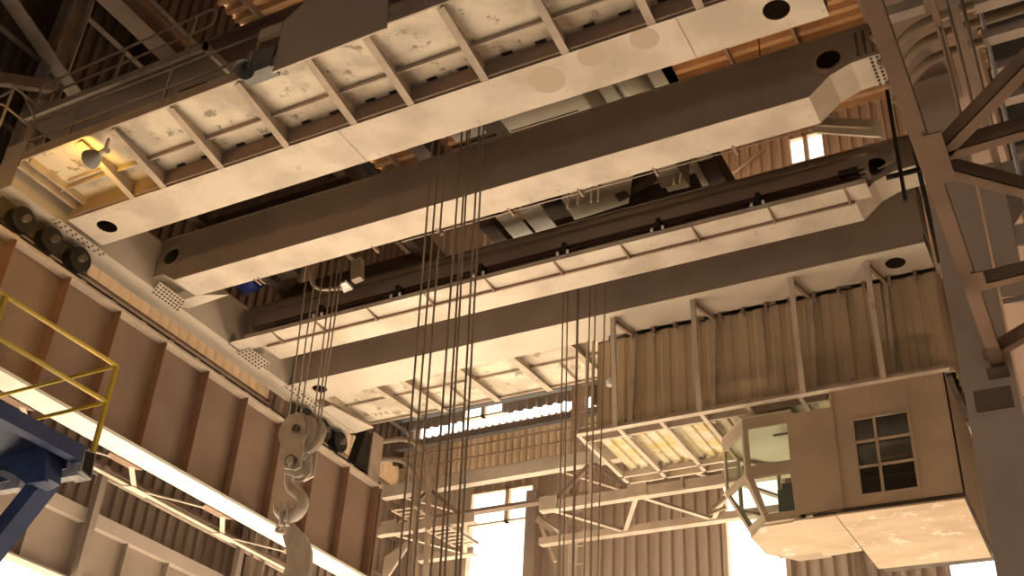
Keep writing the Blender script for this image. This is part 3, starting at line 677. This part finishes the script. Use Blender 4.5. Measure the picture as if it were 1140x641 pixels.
fp.build('floor_panel', 'insul', eh, 'stained yellowish floor panels')
MB().box(-10.7, -2.3, 23.05, 23.12, 12.42, 12.5).box(-10.7, -2.25, 23.12, 23.2, 12.36, 12.44).build('sill', 'rib', eh)
fr = MB().box(-10.95, -2.3, 22.45, 22.62, 12.08, 12.11).box(-10.95, -2.3, 22.6, 22.63, 12.08, 12.26).build('base_frame', 'trusslight', eh)
MB().box(-10.95, -5.0, 23.0, 23.08, 12.12, 12.3).build('base_beam', 'rib', fr)
MB().box(-10.95, -5.0, 25.2, 25.28, 12.1, 12.25).build('base_beam', 'trusslight', fr)
MB().box(-10.95, -5.0, 25.62, 25.7, 12.1, 12.25).build('base_beam', 'trusslight', fr)
for x in (-10.9, -9.86, -8.8, -7.8, -6.7, -5.5): MB().box(x - .05, x + .05, 22.5, 25.7, 12.1, 12.22).build('cross_member', 'trusslight', fr)
for x in (-9.86, -7.76, -5.36, -3.62):
    MB().bar((x, 22.24, 15.0), (x - .02, 22.5, 12.1), .12, .1, (0, 1, 0)).build('post', 'steel', eh)
    MB().bar((x + .22, 23.12, 14.95), (x + .1, 23.1, 12.1), .1, .08, (0, 1, 0)).build('post', 'rib', eh)
    MB().bar((x, 22.24, 14.92), (x + .22, 23.12, 14.9), .08, .1).build('top_bracket', 'brown', eh)
for y in (23.1,): 
    for x in (-10.95, -10.78): MB().bar((x, y, 15.0), (x, y, 12.1), .06, .06, (0, 1, 0)).build('corner_post', 'rib', eh)
for k in range(14):
    x = -10.3 + .58 * k; MB().box(x, x + .07, 22.98, 23.14, 14.8, 14.98).build('wall_clip', 'brown', eh)
for x, yy in ((-8.6, 23.0), (-6.4, 23.0), (-4.4, 23.0)): MB().box(x, x + .05, 22.95, 23.1, 12.3, 12.5).build('sill_clip', 'brown', eh)
tag(MB().tube([at(679, 421, 1, 22.9), at(679, 424, 1, 22.9), at(679, 429, 1, 22.9)], [.04, .09, .09], 12).build('small_lamp', 'signwhite'), 'tiny white bell lamp on the left post of the corrugated house', 'lamp')

# ================================================================ OPERATOR CAB
cb = thing('operator_cab', 'beige crane operator cab with a faceted glazed nose, lower right', 'cab', (-5, 24.5, 9.2))
x0, x1, y0, y1, z0, z1 = -4.83, -2.42, 22.6, 26.4, 9.37, 12.06
wx0, wx1, wz0, wz1 = -4.42, -3.27, 9.6, 11.33
MB().frame([(x0, y0, z0), (x1, y0, z0), (x1, y0, z1), (x0, y0, z1)], [(wx0, y0, wz0), (wx1, y0, wz0), (wx1, y0, wz1), (wx0, y0, wz1)], (0, .04, 0)).build('front_wall', 'cab', cb)
MB().box(x1 - .03, x1, y0, y1, z0, z1).build('side_wall', 'cab', cb)
MB().box(x0, x1, y1 - .03, y1, z0, z1).build('rear_wall', 'cab', cb)
MB().box(x0, x1, y0, y1, z1, z1 + .03).build('roof_panel', 'cab', cb)
for x in (-4.27, -3.3, -4.1): pass
MB().box(x0 - .02, x0 + .03, y0 - .03, y0, z0, z1).box(-4.0, -3.97, y0 - .012, y0, 11.38, z1).box(-3.25, -3.22, y0 - .012, y0, z0, z1).box(-2.52, -2.47, y0 - .02, y0, z0, z1).build('wall_seam', 'cab', cb)
wf = MB().frame([(wx0 - .04, y0 - .02, wz0 - .04), (wx1 + .04, y0 - .02, wz0 - .04), (wx1 + .04, y0 - .02, wz1 + .04), (wx0 - .04, y0 - .02, wz1 + .04)],
                [(wx0 + .02, y0 - .02, wz0 + .02), (wx1 - .02, y0 - .02, wz0 + .02), (wx1 - .02, y0 - .02, wz1 - .02), (wx0 + .02, y0 - .02, wz1 - .02)], (0, .05, 0)).build('window_frame', 'cab', cb)
gb = MB().bar((-3.97, y0, wz0), (-3.97, y0, wz1), .06, .04)
for f_ in (.36, .69): gb.bar((wx0, y0, wz0 + (wz1 - wz0) * f_), (wx1, y0, wz0 + (wz1 - wz0) * f_), .04, .05)
gb.build('window_bars', 'cab', wf)
MB().box(wx0, wx1, y0 + .05, y0 + .06, wz0, wz1).build('pane', 'glass', wf)
MB().box(x0 + .1, x1 - .1, 23.4, 23.43, 9.4, 12).box(x0 + .1, x1 - .1, 22.7, 23.4, 11.9, 11.95).build('inner_panel', 'dark', cb)  # black panel added to darken the cab interior
for i in range(4): MB().box(-4.4, -3.0, 23.1, 23.35, 9.75 + .4 * i, 9.8 + .4 * i).build('shelf', 'mech', cb)
# scuffed bottom plates
MB().prism([(x0 - .12, y0 - .12, 9.2), (x1 - .02, y0 - .1, 9.2), (x1 - .05, 25.95, 9.2), (x0 - .05, 25.9, 9.2)], (0, 0, .04)).build('bottom_plate', 'cabfloor', cb, 'scuffed orange-beige bottom plate')
MB().prism([(-5.85, 22.5, 9.2), (x0 - .14, 22.5, 9.2), (x0 - .1, 24.65, 9.2), (-5.8, 24.75, 9.2)], (0, 0, .04)).build('bottom_plate', 'cabfloor', cb)
MB().box(x0, x1, y0, y1, 9.28, 9.37).build('floor_frame', 'mech', cb)
MB().box(-5.45, x0, y0, 24.6, 9.28, 9.34).build('floor_frame', 'mech', cb)
# middle wall
MB().box(-5.72, x0, y0, y0 + .04, 9.37, 11.72).build('middle_wall', 'cab', cb)
# nose: outline points (x, y) top / sill / bottom
T = 11.8
def pt(x, y, z): return V((x, y, z))
N = {  # upper ring z = T, sill ring, bottom ring
 'u': [(-5.72, 22.6), (-6.84, 22.6), (-7.6, 23.45), (-7.6, 24.5), (-6.84, 25.3), (-5.72, 25.3)],
 's': [(-5.72, 22.6), (-6.82, 22.6), (-7.58, 23.45), (-7.58, 24.5), (-6.82, 25.3), (-5.72, 25.3)],
 'b': [(-5.72, 22.6), (-6.46, 22.6), (-7.02, 23.3), (-7.02, 24.4), (-6.46, 25.1), (-5.72, 25.1)]}
zs = {'u': T, 's': 10.42, 'b': 9.38}
def facet(i, a, b, mt_, mb, name, glassq=True, inner=None):
    P4 = [pt(*N[b][i], zs[b]), pt(*N[b][i + 1], zs[b]), pt(*N[a][i + 1], zs[a]), pt(*N[a][i], zs[a])]
    ctr = sum(P4, V((0, 0, 0))) / 4
    if inner is None: inner = (.1, .1, .12, .1)
    l_, r_, bt_, tp_ = inner
    def L(u, v): return P4[0].lerp(P4[1], u).lerp(P4[3].lerp(P4[2], u), v)
    I = [L(l_, bt_), L(1 - r_, bt_), L(1 - r_, 1 - tp_), L(l_, 1 - tp_)]
    nn = (P4[1] - P4[0]).cross(P4[3] - P4[0]).normalized()
    mid = V((-6.4, 24, 10.6))
    if (mid - ctr).dot(nn) < 0: nn = -nn
    f = MB().frame(P4, I, nn * .05).build(name, 'cab', cb)
    MB().prism([p_ + nn * .02 for p_ in I], nn * .01).build('pane', 'glass', f)
    return f
# front face (i = 0)
facet(0, 'u', 's', 0, 0, 'nose_window', inner=(.10, .10, .16, .20))
facet(0, 's', 'b', 0, 0, 'nose_window', inner=(.12, .12, .10, .06))
facet(1, 'u', 's', 0, 0, 'nose_window', inner=(.08, .08, .06, .25))
facet(1, 's', 'b', 0, 0, 'nose_window', inner=(.12, .10, .12, .08))
facet(2, 'u', 's', 0, 0, 'nose_window', inner=(.05, .05, .03, .08)); facet(2, 's', 'b', 0, 0, 'nose_window', inner=(.05, .05, .06, .03))
facet(3, 'u', 's', 0, 0, 'nose_window', inner=(.05, .05, .03, .08)); facet(3, 's', 'b', 0, 0, 'nose_window', inner=(.05, .05, .06, .03))
facet(4, 'u', 's', 0, 0, 'nose_window', inner=(.05, .05, .03, .08)); facet(4, 's', 'b', 0, 0, 'nose_window', inner=(.05, .05, .06, .03))
MB().prism([pt(x, y, T) for x, y in N['u']], (0, 0, .03)).build('nose_roof', 'box', cb, 'pale cab ceiling seen through the windows')
MB().prism([pt(x, y, 9.27) for x, y in [(-5.5, 22.7), (-6.6, 22.75), (-7.0, 23.3), (-6.95, 24.3), (-6.6, 24.7), (-5.5, 24.6)]], (0, 0, .04)).build('nose_bottom', 'cabfloor', cb)
MB().prism([pt(x * 1.0, y, 9.3) for x, y in N['b']], (0, 0, .08)).build('nose_sill', 'cab', cb)
MB().box(-6.2, -5.75, 22.75, 23.2, 9.5, 10.05).box(-6.1, -5.75, 22.8, 23.1, 10.05, 10.2).build('console', 'console', cb, 'dark greenish control console')
MB().box(-6.4, -5.8, 23.5, 23.53, 11.7, 11.75).build('ceiling_fitting', 'mech', cb)
# buffer arm left of nose
am = MB().bar((-7.6, 23.5, 10.4), at(788, 570, 1, 23.5), .06, .08).bar((-7.6, 23.5, 10.15), at(790, 572, 1, 23.5), .06, .06)
am.build('bumper_arm', 'cab', cb)

# ================================================================ END-WALL WIND TRUSS
YF = 29.0; YB = 31.5
wt = thing('wind_truss', 'long beige box lattice girder across the end wall behind the ropes', 'truss', (-14, 30, 12.6))
def seg(a, b, y, w, nm, m='trusslight', h_=None, par=wt):
    p_, q_ = at(*a, 1, y), at(*b, 1, y); return MB().bar(p_, q_, w, h_ or w).build(nm, m, par)
p1 = at(428, 545, 1, YF); p2 = at(655, 505, 1, YF)
ztop = p1.z
MB().box(-21.2, -3.0, YF, YF + .08, ztop - .25, ztop + .15).box(-21.2, -3.0, YF, YF + .3, ztop - .27, ztop - .25).build('top_chord', 'steel', wt)
zl = at(600, 568, 1, YF).z
gx0 = at(528, 572, 1, YF).x; gx1 = at(600, 572, 1, YF).x  # break in the chords stands in for glare from the opening
for a, b in ((-21.2, gx0), (gx1, -3.0)): MB().box(a, b, YF, YF + .25, zl - .03, zl).box(a, b, YF, YF + .04, zl, zl + .28).build('bottom_chord', 'trusslight', wt)
rx0 = at(528, 590, 1, YB).x; rx1 = at(600, 590, 1, YB).x
for a, b in ((-21.2, rx0), (rx1, -3.0)): MB().box(a, b, YB, YB + .3, zl - .03, zl + .0).box(a, b, YB, YB + .04, zl, zl + .2).build('rear_chord', 'trusslight', wt)
MB().box(-21.2, -3.0, YB, YB + .3, ztop - .1, ztop).build('rear_top_chord', 'truss', wt)
k = 0; x = -20.8
while x < -3.5:
    gap = gx0 - 1.4 < x < gx1 + .2
    if gap: x += 2.9; continue
    MB().angle((x, YF + .1, zl + .02), (x + 1.45, YB + .1, zl + .02), .14, .02).build('lacing', 'trusslight', wt)
    MB().angle((x + 1.45, YB + .1, zl + .02), (x + 2.9, YF + .1, zl + .02), .14, .02).build('lacing', 'trusslight', wt)
    MB().box(x - .25, x + .35, YF - .03, YF, zl - .02, zl + .42).build('gusset', 'trusslight', wt)
    MB().angle((x, YF + .05, zl + .1), (x + 1.45, YF + .05, ztop - .2), .12, .02, (0, 1, 0)).build('web_diagonal', 'truss', wt)
    MB().angle((x + 1.45, YF + .05, ztop - .2), (x + 2.9, YF + .05, zl + .1), .12, .02, (0, 1, 0)).build('web_diagonal', 'truss', wt)
    MB().angle((x, YF, ztop - .2), (x + 1.45, YB, ztop - .2), .12, .02).build('top_lacing', 'trusslight', wt)
    MB().bar((x + 1.45, YF, ztop), (x + 1.45, YF, zl), .08, .08).build('vertical', 'trusslight', wt)
    x += 2.9
# knee brace right of door
kb = MB().bar(at(600, 578, 1, 32.5), at(626, 597, 1, 31.9), .22, .22).build('knee_brace', 'rib'); tag(kb, 'stubby inclined beam beside the big bright opening under the lattice girder', 'brace')
tag(MB().bar(at(602, 584, 1, 33.0), at(618, 625, 1, 33.0), .12, .12).build('knee_brace', 'trusslight'), 'thin raking brace beside the big bright opening', 'brace')
# rungs platforms near the column
for (cx, cy), nm in (((450, 575), 'small slatted step platform right of the end of the left girder, upper one'), ((488, 597), 'small slatted step platform below and right of the upper one')):
    a = at(cx - 14, cy - 8, 1, 28.2)
    pf = thing('slatted_platform', nm, 'platform', a)
    MB().bar(a, a + V((.15, 1.6, 0)), .06, .08).bar(a + V((.8, 0, 0)), a + V((.95, 1.6, 0)), .06, .08).build('side_bearer', 'trusslight', pf)
    for k in range(6): MB().bar(a + V((.03, .1 + .28 * k, 0)), a + V((.9, .1 + .28 * k, 0)), .09, .03).build('slat', 'trusslight', pf)
# downpipes with round bends
for i, (pts, lb) in enumerate(([[(425, 491), (450, 489), (465, 495), (474, 508), (477, 525), (476, 600), (472, 660)], 'larger bent grey pipe curving down beside the end of the left girder'], [[(424, 512), (440, 511), (453, 516), (461, 528), (463, 545), (462, 660)], 'smaller bent grey pipe curving down inside the larger one'])):
    tag(MB().tube(smooth([at(a, b, 1, 28.6) for a, b in pts]), .09, 12).build('bent_pipe', 'rib'), lb, 'pipe')
tag(MB().box(-18.0, -17.6, 33.2, 33.8, 9.4, 16).build('door_jamb_column', 'web'), 'slim steel column at the right side of the big bright opening', 'column')
x_ = at(640, 600, 1, 31.8).x
lc = thing('ladder_column', 'slim dark column with ladder rungs behind the rear ropes', 'column', (x_, 31.9, 8))
MB().box(x_ - .25, x_ + .1, 31.8, 32.1, 6, 19).build('shaft', 'rib', lc)
for k in range(16): MB().bar((x_ + .1, 31.75, 9.5 + .6 * k), (x_ + .45, 31.75, 9.5 + .6 * k), .03, .03).build('rung', 'trusslight', lc)
for i, x in enumerate((-16.5, -14.2, -12.0)): pass
# horizontal girts and sag rods on warm upper cladding
for i, z in enumerate((17.45, 18.0, 18.5)):
    tag(MB().bar((-24, 33.8, z), (-12, 33.8, z), .06, .06).build('wall_rail', 'rib'), ('lowest', 'middle', 'upper')[i] + ' thin rail across the warm cladding below the strip of daylight', 'rail')
tag(MB().bar((-24.5, 33.6, 18.85), (-12, 33.6, 18.85), .25, .25).build('eaves_beam', 'grey'), 'grey beam directly below the long strip of daylight', 'beam')
tag(MB().bar((-24.5, 33.4, 20.35), (-12, 33.4, 20.35), .3, .9).build('eaves_beam', 'grey'), 'deep grey beam directly above the long strip of daylight', 'beam')
zb_ = at(930, 610, 1, 33.6).z
wb = thing('wall_beam', 'brown horizontal wall beam glimpsed below the operator cab', 'beam', (-7, 33.6, zb_))
MB().box(-9.3, -3.6, 33.6, 33.85, zb_ - .03, zb_).box(-9.3, -3.6, 33.6, 33.63, zb_, zb_ + .3).build('channel', 'truss', wb)
MB().box(-7.0, -6.8, 33.55, 33.6, 3, zb_ + .3).build('post', 'truss', wb)
tag(MB().tube([at(797, 207, 1, 33.8), at(852, 165, 1, 33.8)], .06, 6).build('tie_rod', 'trusslight'), 'thin pale tie rod crossing the far cladding above the third girder', 'rod')

# ================================================================ BLUE PLATFORM (foreground, lower left)
bpf = thing('blue_platform', 'dark blue steel platform with a yellow railing in the left foreground', 'platform', (-12.5, 9, 7))
YP = 10.0
cx_, cy_ = at(130, 407, 1, YP).x, YP
zt = at(130, 407, 1, YP).z; zb = at(106, 490, 1, YP).z; zm = at(116, 448, 1, YP).z
YB0 = 4.0
# the long rail heads towards -Y? it follows the line of the left posts
def zline(a, b):
    return at(*a, 2, zt), at(*b, 2, zt)
P0 = at(130, 407, 2, zt); P1 = at(0, 324, 2, zt); P2 = at(0, 445, 2, zt)
dirY = V((0, -1, 0)); dirX = V((-1, 0, 0))
yr = MB().tube([P0, P0 + dirY * 5.5], .035, 10).tube([P0 + dirX * 4.0, P0], .03, 10).build('top_rail', 'yellow', bpf)
MB().tube([V((P0.x, P0.y, zm)), V((P0.x, P0.y - 5.5, zm))], .035, 10).tube([V((P0.x - 4, P0.y, zm)), V((P0.x, P0.y, zm))], .03, 10).build('mid_rail', 'yellow', bpf)
for d in (0, 2.05, 4.1):
    MB().bar((P0.x, P0.y - d, zb - .2), (P0.x, P0.y - d, zt), .06, .06).build('post', 'yellow', bpf)
for d in (1.6, 3.2): MB().bar((P0.x - d, P0.y, zb - .1), (P0.x - d, P0.y, zm if d < 2 else zt), .05, .05).build('post', 'yellow', bpf)
MB().box(P0.x - .1, P0.x + .08, P0.y - 5.5, P0.y - .16, zb - .42, zb - .2).build('edge_beam', 'blue', bpf)
MB().box(P0.x - 4.2, P0.x - .1, P0.y - .1, P0.y + .08, zb - .42, zb - .2).build('edge_beam', 'blue', bpf)
MB().box(P0.x - 4.2, P0.x - .1, P0.y - 5.5, P0.y - .1, zb - .26, zb - .22).build('deck_plate', 'blue', bpf)
xe = P0.x + .1
eo = [at(95, 500, 0, xe), at(107, 504, 0, xe), at(102, 534, 0, xe), at(90, 524, 0, xe)]
ec = sum(eo, V((0, 0, 0))) / 4
MB().frame(eo, [p_.lerp(ec, .16) for p_ in eo], (-.3, 0, 0)).build('beam_end', 'whiteedge', bpf, 'worn pale rim of the open beam end')
MB().prism([p_.lerp(ec, .1) for p_ in eo], (-.02, 0, 0)).build('end_recess', 'dark', bpf)  # black sheet stands in for the shade inside the hollow beam
# diagonal legs
MB().bar(at(52, 535, 1, YP - .2), at(-20, 625, 1, YP - .2), .28, .28).build('leg', 'blue', bpf)
MB().bar(at(55, 500, 1, YP - .3), at(52, 540, 1, YP - .3), .25, .25).build('leg', 'blue', bpf)
MB().bar(at(49, 534, 1, YP - .1), at(92, 526, 1, YP - .1), .14, .12).build('tie_beam', 'whiteedge', bpf, 'worn pale tie beam')
MB().bar(at(-10, 546, 1, YP - .1), at(26, 540, 1, YP - .1), .14, .12).bar(at(26, 538, 1, YP - .1), at(-10, 520, 1, YP - .1), .12, .1).build('tie_beam', 'whiteedge', bpf)
MB().prism([at(0, 480, 1, YP - .5), at(52, 500, 1, YP - .5), at(50, 535, 1, YP - .5), at(28, 538, 1, YP - .5), at(0, 515, 1, YP - .5)], (0, .06, 0)).build('gusset', 'blue', bpf)
MB().box(P0.x - 4.2, P0.x - .1, P0.y - 3.0, P0.y - 2.8, zb - .5, zb - .16).build('cross_beam', 'blue', bpf)

# ================================================================ RIGHT SIDE
rr = thing('runway_girder', 'shadowed brown girder above the right-hand column, top right', 'crane girder', (-.7, 12, 11))
MB().box(-1.16, -.2, 3, 30, 10.96, 11.02).build('bottom_flange', 'brown', rr)
MB().box(-.72, -.66, 3, 30, 11.02, 14.05).build('web', 'brown', rr)
MB().box(-1.16, -.2, 3, 30, 14.05, 14.12).build('top_flange', 'brown', rr)
tag(MB().box(-.15, 3.9, 3, 22, 14.2, 14.26).build('dark_soffit', 'dark'), 'added dark sheet blacking out the gap beside the shadowed girder, upper right corner', 'walkway')  # sheet added to hide the lit roof and keep this corner black
for k in range(17): MB().box(-1.1, -.73, 3.5 + 1.6 * k, 3.53 + 1.6 * k, 11.02, 14.05).build('stiffener', 'brown', rr)
tag(MB().box(-1.5, -1.38, 3, 30, 14.12, 14.27).build('crane_rail', 'dark'), 'crane rail above the right-hand shadowed girder', 'rail')
cl = thing('crane_column', 'wide flat grey-brown plate column standing at the right edge', 'column', (-.87, 12.6, GZ))
MB().box(-1.15, -.59, 12.3, 12.34, GZ, 10.94).box(-1.15, -1.11, 12.34, 12.9, GZ, 10.94).box(-.63, -.59, 12.34, 12.9, GZ, 10.94).build('shaft', 'column', cl)
lt = MB().box(-.53, -.5, 12.35, 12.8, GZ, 9.3)
zz = [9.3]
MB().box(-.56, -.2, 12.32, 12.36, GZ, 5.2).build('side_plate', 'column', cl)
MB().box(-.56, -.28, 12.32, 12.36, 7.4, 9.35).build('side_plate', 'column', cl)
MB().box(-.56, 1.2, 12.38, 12.42, 9.0, 9.35).box(-.56, 1.2, 12.38, 12.42, 8.1, 8.4).box(-.56, 1.2, 12.38, 12.42, 7.35, 7.65).box(-.56, 1.2, 12.38, 12.42, 5.9, 6.15).build('batten_plate', 'clean', cl)
MB().prism([(-.28, 12.38, 8.4), (.0, 12.38, 8.75), (.0, 12.38, 9.0), (-.28, 12.38, 9.0)], (0, .04, 0)).build('gusset', 'web', cl)
MB().box(-.2, .05, 13.2, 13.25, 5.0, 8.0).build('inner_panel', 'roof', cl, 'orange-brown inner panel')
MB().box(-1.05, -.66, 12.26, 12.3, 6.0, 6.25).build('gusset', 'brown', cl)
ht = thing('bracing_truss', 'rust brown flat lattice truss crossing in front of the right column', 'truss', (-.7, 9, 6.45))
ZC = 6.45
def angz(p_, q_, w, nm, m='chord'):
    MB().angle(p_, q_, w, .02).build(nm, m, ht)
MB().box(-.80, -.66, 4.5, 12.25, ZC, ZC + .02).box(-.68, -.66, 4.5, 12.25, ZC + .02, ZC + .13).build('chord', 'chord', ht)
MB().box(-.69, -.55, 7.9, 8.6, ZC - .02, ZC - .005).build('gusset', 'chord', ht)
MB().box(-.69, -.58, 10.15, 10.5, ZC - .02, ZC - .005).build('gusset', 'chord', ht)
def stp(a, b, w=.12, m='chord'):
    p_ = at(*a, 2, ZC + .024); q_ = at(*b, 2, ZC + .024); d = q_ - p_; q_ = p_ + d * 1.6
    d.normalize(); p_ = p_ - d * .12; n_ = V((-d.y, d.x, 0))
    if n_.y > 0: n_ = -n_
    # flat leg underneath, upright leg on the camera side
    MB().prism([p_, q_, q_ - n_ * w, p_ - n_ * w], (0, 0, .012)).prism([p_, q_, q_ + V((0, 0, .15)), p_ + V((0, 0, .15))], -n_ * .012).build('strut', m, ht)
stp((1043, 172), (1140, 72)); stp((1046, 172), (1140, 145)); stp((1050, 186), (1140, 210)); stp((1086, 318), (1140, 305)); stp((1104, 395), (1140, 374))
MB().box(-.86, -.64, 12.1, 12.29, ZC - .08, ZC - .03).build('end_plate', 'brown', ht)
# lagged pipes under the right girder
for i, (yy, zz_, bend) in enumerate(((9.0, 10.3, -.3), (9.25, 10.35, -.3), (9.5, 10.3, -.25), (10.3, 10.4, .35), (10.6, 10.3, .4), (10.95, 10.35, .5), (11.35, 10.4, .5))):
    pts = [(-1.3, yy + bend, zz_ - abs(bend) * .2), (-1.05, yy + bend * .6, zz_), (-.7, yy, zz_), (0, yy - .05, zz_), (1.4, yy - .1, zz_)]
    tag(MB().tube(smooth([V(p_) for p_ in pts]), .06, 12).build('lagged_pipe', 'pipe'), 'beige lagged pipe of the bundle under the top right girder', 'pipe', 'lagged pipes at top right')
pf = thing('grating_platform', 'slatted grey platform seen from below at the upper right edge', 'platform', (.6, 11, 9))
for k in range(9):
    yy = 8.7 + .52 * k; MB().box(-.1, 1.5, yy, yy + .14, 9.0, 9.05).box(-.1, 1.5, yy, yy + .02, 9.05, 9.12).build('slat', 'siding', pf)
MB().bar((-.28, 8.0, 8.95), (-.28, 12.2, 8.95), .08, .08).build('side_beam', 'truss', pf)
MB().bar((-.5, 8.6, 9.6), (-.5, 11.2, 9.6), .07, .1).build('side_beam', 'chord', pf)
tag(MB().tube([(-.06, 9.9, 11.0), (-.06, 9.9, 5.8)], .022, 8).build('white_pole', 'white'), 'thin white vertical pole at the upper right edge', 'pole')
for x in (-.5, -.36, -.22):
    tag(MB().tube([(x, 9.5 + x, 10.8), (x, 11.2 + x, 8.6)], .02, 8).build('thin_rod', 'truss'), 'thin rusty rod slanting behind the rust brown truss, top right', 'rod', 'rods at top right')
tag(MB().box(-1.05, -.62, 10.0, 10.14, 10.0, 10.05).box(-1.05, -.62, 10.0, 10.02, 10.05, 10.15).build('cable_tray', 'rib'), 'short brown support angle below the lagged pipes', 'support')

# high bay lamps over the crane (lamp fittings under the roof)
for i, (px, py) in enumerate(((650, 185), (850, 105), (350, 50))):
    x, y, z = at(px, py, 2, 26.2)
    hl_ = thing('high_bay_lamp', ['sodium lamp under the roof above the middle of the crane', 'sodium lamp under the roof above the right end of the crane', 'sodium lamp under the roof behind the large grey-brown board'][i], 'lamp', (x, y, 26.2))
    MB().tube([(x, y, 26.8), (x, y, 26.6), (x, y, 26.2)], [.1, .2, .35], 20, cap=False).build('reflector', 'grey', hl_)
    MB().tube([(x, y, 26.4), (x, y, 26.55)], .1, 12).build('bulb', 'hbglow', hl_)
    MB().tube([(x, y, 26.8), (x, y, 29.7)], .02, 6).build('hanger', 'dark', hl_)
    l = bpy.data.lights.new('high_bay_light', 'POINT'); l.energy = (600, 520, 90)[i]; l.color = (1, .5, .22); l.shadow_soft_size = .4
    lo = bpy.data.objects.new('high_bay_light', l); C.objects.link(lo); lo.location = (x, y, 26.0)

fl = thing('floodlight', 'unseen sodium floodlight added to light the near part of the left girder orange', 'lamp', (-18.4, 8.3, 13.2))  # out-of-frame lamp added for the orange light on the left girder
MB().tube([(-18.4, 8.3, 13.2), (-18.4, 8.3, 13.35), (-18.4, 8.3, 13.6)], [.3, .2, .1], 18, cap=False).build('reflector', 'grey', fl)
MB().tube([(-18.4, 8.3, 13.6), (-18.4, 8.3, 29.7)], .025, 8).build('hanger', 'dark', fl)
l = bpy.data.lights.new('added_floodlight_light', 'POINT'); l.energy = 420; l.color = (1, .52, .12); l.shadow_soft_size = .2
lo = bpy.data.objects.new('added_floodlight_light', l); C.objects.link(lo); lo.location = (-18.4, 8.3, 13.1)
# unseen sodium floodlight, added for the warm cast on the right side
fl = thing('floodlight', 'unseen sodium floodlight added behind the right-hand column for warm light', 'lamp', (.9, 17.1, 1.2))
MB().tube([(.9, 17.1, GZ), (.9, 17.1, 1.3)], .05, 10).build('stand', 'truss', fl)
a_, b_, c_ = .9, 17.1, 1.7
MB().frame([(a_ - .3, b_ - .1, c_), (a_ + .3, b_ - .1, c_), (a_ + .3, b_ + .2, c_ + .1), (a_ - .3, b_ + .2, c_ + .1)], [(a_ - .26, b_ - .07, c_), (a_ + .26, b_ - .07, c_), (a_ + .26, b_ + .17, c_ + .1), (a_ - .26, b_ + .17, c_ + .1)], (0, .1, -.3)).box(a_ - .3, a_ + .3, b_, b_ + .3, c_ - .4, c_ - .3).build('housing', 'grey', fl)
l = bpy.data.lights.new('added_floodlight_light', 'POINT'); l.energy = 1200; l.color = (1, .68, .42); l.shadow_soft_size = .25
lo = bpy.data.objects.new('added_floodlight_light', l); C.objects.link(lo); lo.location = (.9, 17.1, 2.05)
# ================================================================ LIGHT
w = bpy.data.worlds.new('sky'); bpy.context.scene.world = w; w.use_nodes = True
bg = w.node_tree.nodes['Background']; bg.inputs[0].default_value = (1, .965, .92, 1); bg.inputs[1].default_value = 2.0
s = bpy.data.lights.new('sun', 'SUN'); s.energy = 50; s.angle = math.radians(.6); s.color = (1, .875, .73)
so = bpy.data.objects.new('sun', s); C.objects.link(so)
el = math.radians(44); az = math.radians(68)
d = V((math.sin(az) * math.cos(el), -math.cos(az) * math.cos(el), -math.sin(el)))
so.rotation_euler = d.to_track_quat('-Z', 'Y').to_euler(); so.location = (0, 60, 50)
sc = bpy.context.scene
sc.view_settings.view_transform = 'Standard'; sc.view_settings.look = 'None'; sc.view_settings.gamma = 1; sc.view_settings.use_curve_mapping = False
sc.view_settings.exposure = 0.0
